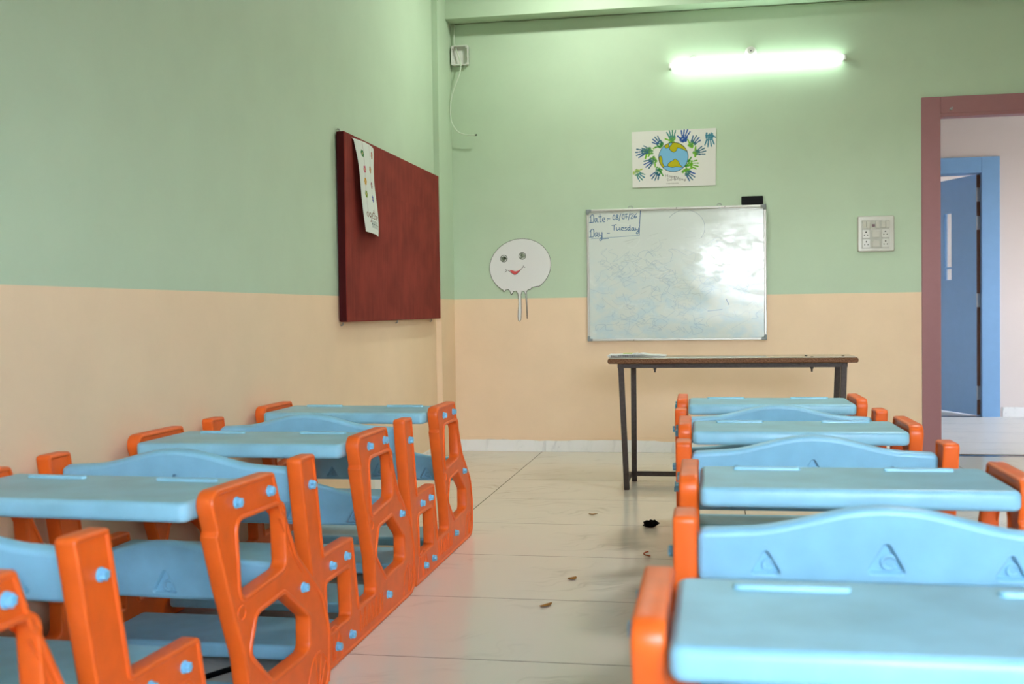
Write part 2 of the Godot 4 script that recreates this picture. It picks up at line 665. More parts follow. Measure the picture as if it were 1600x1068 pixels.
func build_hall() -> void:
	# the hall beyond the doorway, its far wall with a blue door that stands ajar
	var h0 := 1.0
	var h1 := 7.5
	var hd := 10.5
	var st := new_st()
	span(st, h0 - 0.2, h1, -0.2, -0.0003, FD + 0.02, hd + 3.2)
	var fl := struct("floor_hall", st, M.grout)
	lay_tiles(fl, 0.145, 5, 7.862, 9, 1.35, 0.6795, M.hall_tiles, Rect2(h0 - 0.1, FD, h1 - h0, 5.9))
	st = new_st()
	span(st, h0 - 0.2, h1, 2.95, 3.15, FD + 0.2, hd + 3.2)
	struct("ceiling_hall", st, M.ceiling)
	st = new_st()
	span(st, h0 - 0.2, h0, -0.2, 2.95, FD + 0.2, hd + 3.2)
	struct("wall_hall_left", st, M.hall)
	st = new_st()
	span(st, h0, 1.50, -0.2, 2.95, hd, hd + 0.2)
	span(st, 2.42, h1, -0.2, 2.95, hd, hd + 0.2)
	span(st, 1.50, 2.42, 2.24, 2.95, hd, hd + 0.2)
	struct("wall_hall", st, M.hall)
	# far end of the hall, open above a parapet
	st = new_st()
	span(st, h1, h1 + 0.2, -0.2, 1.05, FD, hd + 3.2)
	span(st, h1, h1 + 0.2, 2.35, 3.15, FD, hd + 3.2)
	span(st, h1, h1 + 0.2, 1.05, 2.35, hd, hd + 3.2)
	struct("wall_hall_end", st, M.hall)
	# the room behind the blue door
	st = new_st()
	span(st, h0, 5.0, -0.2, 2.95, hd + 3.0, hd + 3.2)
	struct("wall_room_beyond", st, M.hall)
	# hall side face of the classroom wall
	st = new_st()
	span(st, h0, 1.42, -0.2, 2.95, FD + 0.2, FD + 0.212)
	span(st, 2.66, h1, -0.2, 2.95, FD + 0.2, FD + 0.212)
	span(st, 1.42, 2.66, 2.33, 2.95, FD + 0.2, FD + 0.212)
	struct("wall_hall_near", st, M.hall)
	var bb := Node3D.new()
	bb.name = "baseboard_hall"
	bb.set_meta("kind", "structure")
	add_child(bb)
	for k in 3:
		st = new_st()
		span(st, 2.525 + k * 1.35, 2.525 + (k + 1) * 1.35 - 0.002, 0, 0.088, hd - 0.012, hd + 0.002, 0.002)
		obj("skirting_piece", st, M.skirt, bb)
	var dr := Node3D.new()
	dr.name = "door_2"
	dr.set_meta("kind", "structure")
	add_child(dr)
	for x in [[1.35, 1.50], [2.352, 2.503]]:
		st = new_st()
		span(st, x[0], x[1], 0.0, 2.31, hd - 0.018, hd + 0.21, 0.003)
		obj("jamb", st, M.blue_door, dr)
	st = new_st()
	span(st, 1.5005, 2.3515, 2.172, 2.31, hd - 0.018, hd + 0.21, 0.003)
	obj("head", st, M.blue_door, dr)
	st = new_st()
	span(st, 1.50, 2.352, -0.004, 0.002, hd - 0.02, hd + 0.06)
	obj("threshold_strip", st, mat(Color(0.16, 0.20, 0.25), 0.2, 0.5), dr)
	# the leaf, hung on the right jamb and opened away
	var ang := deg_to_rad(68.6)
	var lx := Vector3(-cos(ang), 0, -sin(ang))
	var lz := lx.cross(Vector3.UP)
	var xf := Transform3D(Basis(lx, Vector3.UP, lz), P(2.332, 0, hd + 0.03))
	st = new_st()
	var leaf := PackedVector2Array([Vector2(0, 0.012), Vector2(0.83, 0.012), Vector2(0.83, 2.16), Vector2(0, 2.16)])
	var slit := PackedVector2Array([Vector2(0.386, 1.235), Vector2(0.502, 1.235), Vector2(0.502, 1.85), Vector2(0.386, 1.85)])
	solid(st, ccw(leaf), 0.036, 0.0015, xf, [ccw(slit)])
	obj("leaf", st, M.blue_door, dr)
	st = new_st()
	box(st, xf * Vector3(0.444, 1.545, 0), Vector3(0.116, 0.62, 0.005), 0.0, xf.basis)
	var gl := mat(Color(0.85, 0.9, 0.88, 0.18), 0.02, 0.5)
	gl.transparency = BaseMaterial3D.TRANSPARENCY_ALPHA
	obj("vision_pane", st, gl, dr)
	st = new_st()
	box(st, xf * Vector3(0.444, 1.345, 0), Vector3(0.116, 0.016, 0.03), 0.0, xf.basis)
	obj("glazing_bar", st, M.blue_door, dr)
	st = new_st()
	box(st, xf * Vector3(-0.0015, 1.086, 0), Vector3(0.003, 2.14, 0.034), 0.0, xf.basis)
	obj("raw_edge", st, M.wood_raw, dr)
	for y in [1.98, 1.73, 1.04, 0.212]:
		st = new_st()
		box(st, xf * Vector3(-0.0045, y, 0.003), Vector3(0.003, 0.122, 0.026), 0.0, xf.basis)
		for k in 3:
			box(st, xf * Vector3(-0.0065, y - 0.04 + k * 0.04, 0.003), Vector3(0.002, 0.007, 0.007), 0.0, xf.basis)
		tube(st, [xf * Vector3(-0.006, y - 0.062, -0.017), xf * Vector3(-0.006, y + 0.062, -0.017)], 0.005, 8)
		obj("hinge", st, M.steel, dr)

# ==================================================================== lamps
func glow(c: Color, e: float) -> StandardMaterial3D:
	var m := mat(c, 0.4)
	m.emission_enabled = true
	m.emission = c
	m.emission_energy_multiplier = e
	return m

func build_lamps() -> void:
	# LED batten over the whiteboard
	var t := thing("tube_light", "lit white batten tube light high on the green wall above the whiteboard", "tube light", P(0.30, 2.665, 7.765))
	var st := new_st()
	box(st, Vector3(0, 0.003, -0.023), Vector3(1.16, 0.020, 0.022), 0.003)
	obj("batten", st, M.white_plastic, t)
	st = new_st()
	tube(st, [Vector3(-0.565, 0, 0.006), Vector3(0.565, 0, 0.006)], 0.0185, 14)
	obj("diffuser", st, glow(Color(0.90, 1.0, 0.95), 23.0), t)
	for s in [-1.0, 1.0]:
		st = new_st()
		box(st, Vector3(s * 0.576, 0, -0.008), Vector3(0.022, 0.036, 0.05), 0.004)
		obj("end_cap", st, M.white_plastic, t)
	var al := AreaLight3D.new()
	al.name = "tube_glow"
	al.area_size = Vector2(1.13, 0.03)
	al.light_color = Color(0.92, 1.0, 0.96)
	al.light_energy = 0.5
	al.shadow_enabled = true
	al.area_range = 12.0
	al.position = Vector3(0, 0, 0.025)
	al.rotation.y = PI
	t.add_child(al)
	# round surface lamp on the ceiling near the left corner (above the frame)
	var c := thing("ceiling_light", "round white surface lamp on the ceiling near the left front corner", "ceiling light", P(-0.80, CH - 0.002, 6.86))
	st = new_st()
	solid(st, circle(0.11, 32), 0.035, 0.006, Transform3D(Basis(Vector3.RIGHT, Vector3.FORWARD, Vector3.UP), Vector3(0, -0.0175, 0)))
	obj("rim", st, M.white_plastic, c)
	st = new_st()
	solid(st, circle(0.095, 32), 0.006, 0.002, Transform3D(Basis(Vector3.RIGHT, Vector3.FORWARD, Vector3.UP), Vector3(0, -0.038, 0)))
	obj("diffuser", st, glow(Color(0.97, 1.0, 0.96), 4.0), c)
	var ol := AreaLight3D.new()
	ol.name = "lamp_glow"
	ol.area_size = Vector2(0.17, 0.17)
	ol.light_color = Color(0.97, 1.0, 0.96)
	ol.light_energy = 4.6
	ol.shadow_enabled = true
	ol.area_range = 14.0
	ol.position = Vector3(0, -0.046, 0)
	ol.rotation.x = -PI / 2
	c.add_child(ol)
	# square panel lights behind the frame: one over the desks, one in the hall
	panel_light(P(1.3, CH - 0.002, 4.8), 7.6, "square white panel light on the classroom ceiling over the desks")
	panel_light(P(3.3, 2.948, 9.2), 0.8, "square white panel light on the hall ceiling")

func panel_light(at: Vector3, e: float, label: String) -> void:
	var c := thing("panel_light", label, "panel light", at)
	var up := Basis(Vector3.RIGHT, Vector3.FORWARD, Vector3.UP)
	var st := new_st()
	solid(st, fillet(rect2(0.62, 0.62), 0.012, 3), 0.03, 0.004, Transform3D(up, Vector3(0, -0.015, 0)))
	obj("rim", st, M.white_plastic, c)
	st = new_st()
	solid(st, fillet(rect2(0.57, 0.57), 0.006, 3), 0.006, 0.002, Transform3D(up, Vector3(0, -0.031, 0)))
	obj("diffuser", st, glow(Color(0.97, 1.0, 0.98), 3.0), c)
	var al := AreaLight3D.new()
	al.name = "lamp_glow"
	al.area_size = Vector2(0.56, 0.56)
	al.light_color = Color(1.0, 0.99, 0.96)
	al.light_energy = e
	al.shadow_enabled = true
	al.area_range = 14.0
	al.position = Vector3(0, -0.037, 0)
	al.rotation.x = -PI / 2
	c.add_child(al)

# ==================================================================== desks
func panel_outline() -> PackedVector2Array:
	var p := [
		Vector2(0.0, 0.0), Vector2(0.966, 0.0), Vector2(0.975, 0.155), Vector2(0.935, 0.262), Vector2(0.775, 0.398),
		Vector2(0.702, 0.522), Vector2(0.690, 0.530), Vector2(0.646, 0.626), Vector2(0.330, 0.626),
		Vector2(0.368, 0.535), Vector2(0.360, 0.525), Vector2(0.410, 0.391), Vector2(0.483, 0.223), Vector2(0.503, 0.112),
		Vector2(0.335, 0.112), Vector2(0.281, 0.336), Vector2(0.034, 0.336), Vector2(-0.029, 0.624), Vector2(-0.135, 0.624)]
	var r := [0.012, 0.055, 0.10, 0.12, 0.06, 0.004, 0.004, 0.014, 0.034, 0.004, 0.004, 0.3, 0.2, 0.016, 0.008, 0.010, 0.008, 0.010, 0.012]
	return fillet(p, r, 5)

func panel_holes() -> Array:
	return [
		fillet([Vector2(0.058, 0.105), Vector2(0.256, 0.105), Vector2(0.243, 0.250), Vector2(0.050, 0.250)], 0.012, 4),
		fillet([Vector2(0.474, 0.365), Vector2(0.706, 0.385), Vector2(0.694, 0.540), Vector2(0.460, 0.540)], 0.022, 4),
		fillet([Vector2(0.515, 0.230), Vector2(0.624, 0.134), Vector2(0.836, 0.140), Vector2(0.836, 0.226), Vector2(0.695, 0.320), Vector2(0.549, 0.308)], 0.022, 4)]

func make_panel(sg: float) -> ArrayMesh:
	# one side frame; its outer face looks towards x * sg
	var st := new_st()
	var xf := Transform3D(Basis(Vector3(0, 0, -1), Vector3.UP, Vector3(sg, 0, 0)), Vector3.ZERO)
	if sg < 0:
		xf = Transform3D(Basis(Vector3(0, 0, -1), Vector3.UP, Vector3(-1, 0, 0)), Vector3.ZERO)
	var h := 0.0215
	var prof := [Vector2(0.0125, -h + 0.005), Vector2(0.0105, -h + 0.001), Vector2(0.009, -h), Vector2(0.005, -h), Vector2(0.002, -h + 0.0014), Vector2(0.0, -h + 0.006),
		Vector2(0.0, h - 0.006), Vector2(0.002, h - 0.0014), Vector2(0.005, h), Vector2(0.009, h), Vector2(0.0105, h - 0.001), Vector2(0.0125, h - 0.005)]
	var c := panel_outline()
	rail(st, c, prof, xf)
	var hs := []
	for q in panel_holes():
		rail(st, q, prof, xf, true)
		hs.append(offset(q, -0.0125))
	var inner := offset(c, 0.0125)
	fill(st, inner, hs, h - 0.005, 1.0, xf)
	fill(st, inner, hs, -h + 0.005, -1.0, xf)
	return st.commit()

func make_relief(sg: float) -> Array:
	# raised marks of the outer face: [ornament, lettering]
	var z := 0.0168 * sg
	var st := new_st()
	for q in [[0.895, 1.0], [0.105, -1.0]]:
		var cx: float = q[0]
		var arc := []
		for k in 17:
			var a := PI * k / 16.0
			arc.append(Vector3(z, 0.018 + 0.098 * sin(a), -(cx + 0.068 * cos(a))))
		tube(st, arc, 0.0028, 6)
		for a in [0.75, 1.3, 1.85]:
			tube(st, [Vector3(z, 0.018, -(cx + 0.25 * 0.068 * cos(a))), Vector3(z, 0.018 + 0.093 * sin(a), -(cx + 0.063 * cos(a)))], 0.0022, 6)
	# ring by the waist and the little peg hole between the top bolts
	var ring := []
	for k in 21:
		var a := TAU * k / 20.0
		ring.append(Vector3(z, 0.332 + 0.016 * sin(a), -(0.474 + 0.019 * cos(a))))
	tube(st, ring, 0.0028, 6)
	# ridge that follows the leaning rear edge of the post and of the table frame
	tube(st, [Vector3(z, 0.51, -0.676), Vector3(z, 0.402, -0.748), Vector3(z, 0.35, -0.80)], 0.0025, 6)
	var lt := new_st()
	# worn moulded lettering, only its upright strokes can be told
	for k in 13:
		var s := 0.345 + k * 0.0195
		var y0 := 0.034
		var y1 := 0.096 if k % 3 != 1 else 0.078
		var lean := 0.004 if k % 2 == 0 else -0.005
		tube(lt, [Vector3(z, y0, -s), Vector3(z, y1, -(s + lean))], 0.0022, 5)
		if k % 3 == 0 and k < 12:
			tube(lt, [Vector3(z, y0, -s), Vector3(z, y0 + 0.002, -(s + 0.0195))], 0.0022, 5)
	return [st.commit(), lt.commit()]

func make_bolt() -> ArrayMesh:
	var st := new_st()
	# along +x, six-lobed head on a washer
	var xf := Transform3D(Basis(Vector3(0, 0, -1), Vector3.UP, Vector3(1, 0, 0)), Vector3(0.0185, 0, 0))
	solid(st, circle(0.0135, 20), 0.006, 0.002, xf)
	var lob := PackedVector2Array()
	for k in 36:
		var a := TAU * k / 36.0
		lob.append(Vector2.from_angle(a) * (0.0100 + 0.0014 * cos(6.0 * a)))
	solid(st, lob, 0.014, 0.003, xf.translated(Vector3(0.007, 0, 0)))
	return st.commit()

func hump(wd: float, y0: float, y_end: float, y_mid: float) -> PackedVector2Array:
	var w := wd / 2
	var out := PackedVector2Array([Vector2(-w, y0), Vector2(w, y0)])
	var top := []
	for k in 41:
		var x: float = w - wd * k / 40.0
		var u := absf(x) / w
		var y := lerpf(y_mid, y_end, 0.36 * u + 0.64 * smoothstep(0.08, 0.72, u))
		top.append(Vector2(x, y))
	for q in top:
		out.append(q)
	# round the four outer corners
	var a := []
	var r := []
	for q in out:
		a.append(q)
		r.append(0.0)
	r[0] = 0.012
	r[1] = 0.012
	a.remove_at(3)
	r.remove_at(3)
	a.remove_at(a.size() - 2)
	r.remove_at(r.size() - 2)
	r[2] = 0.024
	r[r.size() - 1] = 0.024
	return fillet(a, r, 4)

func emblem(cx: float, cy: float, s: float) -> PackedVector2Array:
	return fillet([Vector2(cx - s * 0.56, cy - s * 0.45), Vector2(cx + s * 0.56, cy - s * 0.45), Vector2(cx, cy + s * 0.55)], s * 0.09, 3)

func make_desk() -> Node3D:
	var t := Node3D.new()
	var W := 0.764
	var pan := [make_panel(-1.0), make_panel(1.0)]
	var bolt := make_bolt()
	var spots := [Vector2(-0.056, 0.544), Vector2(0.095, 0.291), Vector2(0.221, 0.291), Vector2(0.135, 0.05), Vector2(0.256, 0.05), Vector2(0.458, 0.584), Vector2(0.622, 0.584), Vector2(0.806, 0.309), Vector2(0.637, 0.072)]
	for k in 2:
		var sg := -1.0 if k == 0 else 1.0
		var p := obj("side_panel", pan[k], M.orange, t)
		p.position.x = sg * (W / 2 - 0.0215)
		var rel := make_relief(sg)
		obj("ornament", rel[0], M.orange, p).set_meta("kind", "stuff")
		obj("lettering", rel[1], M.orange, p).set_meta("kind", "stuff")
		for s in spots:
			var b := obj("bolt", bolt, M.bolt, p)
			b.position = Vector3(0, s.y, -s.x)
			if sg < 0:
				b.rotation.y = PI
			b.rotate_object_local(Vector3.RIGHT, s.x * 9.0)
	var iw := W - 0.092
	var flat := Basis(Vector3.RIGHT, Vector3.FORWARD, Vector3.UP)
	# desktop, with two pencil ridges near the far edge
	var st := new_st()
	solid(st, fillet(rect2(iw, 0.352), 0.022, 5), 0.044, 0.012, Transform3D(flat, Vector3(0, 0.584, -0.489)))
	var dt := obj("desktop", st, M.top, t)
	for s in [-1.0, 1.0]:
		st = new_st()
		solid(st, fillet(rect2(0.160, 0.020), 0.0095, 5), 0.026, 0.004, Transform3D(flat, Vector3(s * 0.176, 0.6005, -0.602)))
		obj("pencil_ridge", st, M.top, dt)
	# backrest, leaning with the posts
	var lean := 0.135 / 0.624
	var up := Vector3(0, 1, lean).normalized()
	var bk := Basis(Vector3.RIGHT, up, Vector3.RIGHT.cross(up))
	st = new_st()
	var marks := [emblem(-0.214, -0.012, 0.050), emblem(0, 0.0, 0.064), emblem(0.214, -0.012, 0.050)]
	solid(st, hump(iw + 0.004, -0.052, 0.046, 0.096), 0.036, 0.010, Transform3D(bk, Vector3(0, 0.544, 0.056)), [], marks, 0.013)
	var br := obj("backrest", st, M.blue, t)
	emblem_relief(br, Transform3D(bk, Vector3(0, 0.544, 0.056)))
	# board closing the front under the desktop
	st = new_st()
	solid(st, hump(iw, -0.044, 0.058, 0.106), 0.034, 0.010, Transform3D(Basis.IDENTITY, Vector3(0, 0.311, -0.803)), [], marks, 0.013)
	var fp := obj("front_panel", st, M.blue, t)
	emblem_relief(fp, Transform3D(Basis.IDENTITY, Vector3(0, 0.311, -0.803)))
	st = new_st()
	solid(st, fillet(rect2(iw, 0.30), 0.016, 4), 0.042, 0.010, Transform3D(flat, Vector3(0, 0.291, -0.135)))
	obj("seat", st, M.blue, t)
	st = new_st()
	solid(st, fillet(rect2(iw, 0.29), 0.016, 4), 0.042, 0.010, Transform3D(flat, Vector3(0, 0.050, -0.195)))
	obj("shelf", st, M.blue, t)
	st = new_st()
	solid(st, fillet(rect2(iw, 0.25), 0.016, 4), 0.036, 0.010, Transform3D(flat, Vector3(0, 0.056, -0.632)))
	obj("foot_rest", st, M.blue, t)
	return t

func emblem_relief(parent: Node, xf: Transform3D) -> void:
	for q in [[-0.214, -0.012, 0.050], [0.0, 0.0, 0.064], [0.214, -0.012, 0.050]]:
		var st := new_st()
		var arc := []
		for k in 13:
			var a := deg_to_rad(35.0 + 290.0 * k / 12.0)
			arc.append(xf * Vector3(q[0] + q[2] * (0.10 + 0.20 * cos(a)), q[1] + q[2] * (-0.16 + 0.20 * sin(a)), 0.0065))
		tube(st, arc, q[2] * 0.07, 6)
		obj("emblem", st, M.blue, parent)

func build_desks() -> void:
	var proto := make_desk()
	var rows := [
		[-1.453, 3.90, 0.0, "bench desk at the far end of the left row"],
		[-1.443, 2.878, 0.0, "bench desk in the left row, second from the whiteboard end"],
		[-1.447, 1.872, 3.0, "bench desk in the left row, third from the whiteboard end"],
		[-1.410, 0.849, 0.0, "bench desk cut off at the bottom left corner of the photo"],
		[0.236, 4.326, -0.9, "bench desk at the far end of the right row"],
		[0.272, 3.305, -1.0, "bench desk in the right row, second from the metal table"],
		[0.305, 2.165, -0.4, "bench desk in the right row, third from the metal table"],
		[0.280, 0.985, 0.0, "bench desk, large and blurred, nearest the viewer at bottom right"]]
	for i in rows.size():
		var t: Node3D = proto if i == 0 else proto.duplicate()
		t.name = numbered("bench_desk")
		add_child(t)
		t.position = P(rows[i][0], 0, rows[i][1])
		t.rotation.y = -deg_to_rad(rows[i][2])
		tag(t, "orange and blue " + rows[i][3], "bench desk", "orange and blue bench desks in two rows")

# ==================================================================== drawing into images
func blend_px(img: Image, x: int, y: int, c: Color, a: float) -> void:
	if x < 0 or y < 0 or x >= img.get_width() or y >= img.get_height() or a <= 0.0:
		return
	img.set_pixel(x, y, img.get_pixel(x, y).lerp(Color(c.r, c.g, c.b), minf(a, 1.0)))

func dab(img: Image, p: Vector2, r: float, c: Color) -> void:
	for y in range(int(p.y - r - 1), int(p.y + r + 2)):
		for x in range(int(p.x - r - 1), int(p.x + r + 2)):
			blend_px(img, x, y, c, clampf(r + 0.5 - Vector2(x + 0.5, y + 0.5).distance_to(p), 0.0, 1.0) * c.a)

func stroke(img: Image, pts: Array, r: float, c: Color, wob := 0.0) -> void:
	for i in pts.size() - 1:
		var a: Vector2 = pts[i]
		var b: Vector2 = pts[i + 1]
		var n := maxi(1, int(a.distance_to(b) / maxf(r * 0.8, 0.5)))
		for k in n:
			dab(img, a.lerp(b, float(k) / n), r * (1.0 + wob * rng.randf_range(-1, 1)), c)
	dab(img, pts[-1], r, c)

func blob(img: Image, poly: PackedVector2Array, c: Color) -> void:
	var lo := poly[0]
	var hi := poly[0]
	for p in poly:
		lo = lo.min(p)
		hi = hi.max(p)
	for y in range(int(lo.y), int(hi.y) + 2):
		for x in range(int(lo.x), int(hi.x) + 2):
			if Geometry2D.is_point_in_polygon(Vector2(x + 0.5, y + 0.5), poly):
				blend_px(img, x, y, c, c.a)

# a handwritten alphabet: digit pairs on a 10 x 10 grid, baseline 3, a space starts a new stroke
const GLYPH := {
	"D": "2823 1728496864534303", "a": "4626151423344446 46445363", "t": "29242343 0747", "e": "14454636261514233343", ":": "2525 2323",
	"-": "0535", "0": "281614234345473828", "8": "47281726443313144738", "/": "3901", "7": "08482823 1545", "2": "071838470343", "6": "48160423344425150404",
	"y": "060414244446 464230101143", "T": "0869 3833", "u": "060413344446 464453", "s": "4626254433" + "13", "d": "4626151423344449 494453", ".": "0303",
	"H": "0903 5953 0656", "p": "0600 0526453304", "E": "49090343 0636", "r": "0603 052646", "h": "0903 05264543", "o": "2615142333444536" + "26", "g": "462615142344 46423010"}

func write(img: Image, text: String, at: Vector2, size: float, r: float, c: Color, slope := 0.0, gap := 1.0, xs := 1.0) -> float:
	var x := at.x
	var u := size / 10.0
	for ch in text:
		if ch == " " or not GLYPH.has(ch):
			x += u * 4.0 * xs
			continue
		var wide := 0
		for s in GLYPH[ch].split(" "):
			var pts := []
			for k in range(0, s.length(), 2):
				var gx := int(s[k])
				var gy := int(s[k + 1])
				wide = maxi(wide, gx)
				var px := x + gx * u * xs
				pts.append(Vector2(px, at.y - gy * u + (px - at.x) * slope))
			if pts.size() > 2:
				pts = smooth_path(pts, 4)
			stroke(img, pts, r, c, 0.1)
		x += u * xs * (wide + 1.2 * gap)
	return x

func hand_print(img: Image, p: Vector2, s: float, ang: float, palm: Color, tips: Color, spread := 0.24) -> void:
	# a child's painted hand print: blotchy palm, four fingers and a thumb
	var f := Vector2.from_angle(ang)
	var side := f.orthogonal()
	for k in 46:
		var q := p + f * rng.randf_range(-0.42, 0.36) * s + side * rng.randf_range(-0.38, 0.38) * s
		var c := palm.lerp(tips, clampf((q - p).dot(f) / s + 0.4 + rng.randf_range(-0.3, 0.3), 0, 1))
		c.a = rng.randf_range(0.45, 0.9)
		dab(img, q, s * rng.randf_range(0.07, 0.14), c)
	for k in 4:
		var a := ang + (k - 1.5) * spread
		var d := Vector2.from_angle(a)
		var st := p + f * s * 0.30 + side * (1.5 - k) * s * 0.20
		var ln: float = s * [0.62, 0.82, 0.85, 0.68][k]
		var c := tips.lerp(palm, rng.randf_range(0.0, 0.3))
		c.a = 0.75
		stroke(img, [st, st + d * ln * 0.4], s * 0.075, c, 0.3)
		stroke(img, [st + d * ln * 0.48, st + d * ln], s * 0.08, c, 0.3)
	var tc := palm
	tc.a = 0.8
	var ts := p + side * s * 0.35 - f * 0.1 * s
	stroke(img, [ts, ts + (side * 0.9 + f * 0.5).normalized() * s * 0.5], s * 0.09, tc, 0.3)

func poster_tex() -> ImageTexture:
	var w := 800
	var h := 540
	var img := Image.create(w, h, false, Image.FORMAT_RGB8)
	img.fill(Color(0.87, 0.86, 0.835))
	var blue := Color(0.16, 0.30, 0.58)
	var teal := Color(0.25, 0.48, 0.56)
	var leaf := Color(0.42, 0.66, 0.14)
	var dark := Color(0.20, 0.52, 0.10)
	# coordinates measured on the sheet, 0..100 across and 0..62 down
	var k := w / 100.0
	var hp := [[16, 25, 3.3, 2.95, leaf, blue], [25, 36, 3.25, 2.6, leaf, blue], [31, 49, 3.2, 2.1, dark, blue], [33.5, 16.5, 3.0, 3.95, dark, blue], [48, 11, 3.3, 4.6, leaf, teal],
		[62, 11, 3.3, 4.95, blue, blue], [72, 18, 3.2, 5.35, leaf, blue], [77, 28.5, 3.1, 5.95, leaf, blue], [68, 41, 3.2, 0.15, dark, leaf], [65, 51, 3.3, 0.75, leaf, blue], [22, 24, 3.0, 3.3, leaf, blue],
		[92, 10, 3.4, 1.55, teal, teal], [6, 50, 3.1, 0.75, Color(0.62, 0.70, 0.30), teal]]
	for q in hp:
		hand_print(img, Vector2(q[0], q[1]) * k, q[2] * k * 3.0, q[3], q[4], q[5])
	var c := Vector2(49.5, 32.5) * k
	var r := 17.4 * k
	var disc := PackedVector2Array()
	for i in 60:
		disc.append(c + Vector2.from_angle(TAU * i / 60) * r)
	blob(img, disc, Color(0.48, 0.70, 0.83))
	var land := Color(0.70, 0.67, 0.12)
	var lands := [
		[Vector2(-0.12, -0.99), Vector2(0.35, -0.93), Vector2(0.75, -0.64), Vector2(0.93, -0.36), Vector2(0.66, -0.50), Vector2(0.30, -0.62), Vector2(0.22, -0.45), Vector2(0.02, -0.33), Vector2(-0.22, -0.50), Vector2(-0.24, -0.72), Vector2(-0.08, -0.90)],
		[Vector2(0.10, 0.12), Vector2(0.32, 0.28), Vector2(0.45, 0.55), Vector2(0.62, 0.72), Vector2(0.20, 0.66), Vector2(-0.10, 0.70), Vector2(-0.38, 0.58), Vector2(-0.30, 0.38), Vector2(-0.05, 0.24)],
		[Vector2(-0.98, -0.02), Vector2(-0.86, -0.12), Vector2(-0.76, 0.10), Vector2(-0.74, 0.38), Vector2(-0.62, 0.62), Vector2(-0.74, 0.66), Vector2(-0.92, 0.38)],
		[Vector2(-0.62, -0.78), Vector2(-0.35, -0.92), Vector2(-0.30, -0.70), Vector2(-0.50, -0.62)]]
	for l in lands:
		var pts := []
		for q in l:
			pts.append(c + q * r)
		pts.append(pts[0])
		var sp := smooth_path(pts, 5)
		blob(img, PackedVector2Array(sp), land)
		stroke(img, sp, 1.9, Color(0.12, 0.20, 0.16))
	var oc := []
	for i in 61:
		oc.append(c + Vector2.from_angle(TAU * i / 60) * r)
	stroke(img, oc, 2.4, Color(0.12, 0.20, 0.20))
	stroke(img, smooth_path([c + Vector2(-0.64, 0.62) * r, c + Vector2(-0.38, 0.60) * r], 3), 1.8, Color(0.12, 0.2, 0.2))
	var pen := Color(0.32, 0.30, 0.28, 0.85)
	write(img, "Happy", Vector2(40, 57.5) * k, 44, 1.3, pen, 0.10)
	write(img, "Earth Day", Vector2(42, 61.5) * k, 34, 1.3, pen, 0.0)
	# third line, too faint to read: a row of short pencil marks
	for i in 9:
		var x := 41.0 * k + i * 13
		stroke(img, [Vector2(x, 61.0 * k + 18), Vector2(x + 4, 61.0 * k + 27), Vector2(x + 8, 61.0 * k + 20)], 1.1, Color(0.4, 0.38, 0.35, 0.7))
	img.generate_mipmaps()
	return ImageTexture.create_from_image(img)

func board_tex() -> ImageTexture:
	var w := 1220
	var h := 915
	var img := Image.create(w, h, false, Image.FORMAT_RGB8)
	var n := FastNoiseLite.new()
	n.seed = 5
	n.frequency = 0.006
	for y in h:
		for x in w:
			var s := clampf(n.get_noise_2d(x, y * 1.4) * 1.2 + 0.35, 0.0, 1.0) * smoothstep(0.25, 0.75, float(y) / h)
			img.set_pixel(x, y, Color(0.87, 0.89, 0.88).lerp(Color(0.74, 0.85, 0.92), s * 0.55))
	var pen := Color(0.20, 0.36, 0.56, 0.85)
	# traces of wiped-off writing
	for k in 110:
		var p := Vector2(rng.randf_range(60, w - 40), rng.randf_range(260, h - 60))
		var pts := [p]
		for i in 6:
			p += Vector2(rng.randf_range(-60, 70), rng.randf_range(-45, 45))
			pts.append(p)
		stroke(img, smooth_path(pts, 5), rng.randf_range(1.0, 1.8), Color(0.45, 0.58, 0.74, rng.randf_range(0.05, 0.16)))
	for k in 60:
		var p := Vector2(rng.randf_range(300, w - 60), rng.randf_range(180, 620))
		var q := p + Vector2(rng.randf_range(-120, 120), rng.randf_range(-30, 30))
		stroke(img, [p, q], 1.0, Color(0.6, 0.63, 0.62, 0.18))
	var arc := []
	for i in 25:
		var a := -2.5 + i * 0.13
		arc.append(Vector2(680 + 135 * cos(a), 135 + 125 * sin(a)))
	stroke(img, arc, 1.4, Color(0.45, 0.52, 0.60, 0.45))
	# the ruled corner with date and day
	write(img, "Date", Vector2(10, 108), 92, 2.3, pen, -0.03, 0.4, 0.55)
	write(img, ":-", Vector2(127, 88), 62, 2.3, pen, 0.0, 0.6, 0.8)
	write(img, "08/07/26", Vector2(172, 82), 62, 2.3, pen, -0.04, 0.9, 0.74)
	write(img, "Day", Vector2(8, 212), 94, 2.3, pen, -0.04, 0.4, 0.57)
	write(img, ":-", Vector2(124, 190), 62, 2.3, pen, 0.0, 0.6, 0.8)
	write(img, "Tuesday.", Vector2(168, 158), 66, 2.3, pen, 0.05, 0.25, 0.80)
	stroke(img, [Vector2(370, 0), Vector2(360, 180)], 2.2, pen)
	stroke(img, [Vector2(360, 180), Vector2(20, 196)], 1.6, Color(0.35, 0.5, 0.65, 0.5))
	stroke(img, [Vector2(90, 199), Vector2(146, 196)], 2.2, pen)
	stroke(img, [Vector2(958, 640), Vector2(975, 680)], 2.0, pen)
	stroke(img, [Vector2(830, 722), Vector2(930, 712)], 1.6, Color(0.35, 0.5, 0.7, 0.6))
	img.generate_mipmaps()
	return ImageTexture.create_from_image(img)

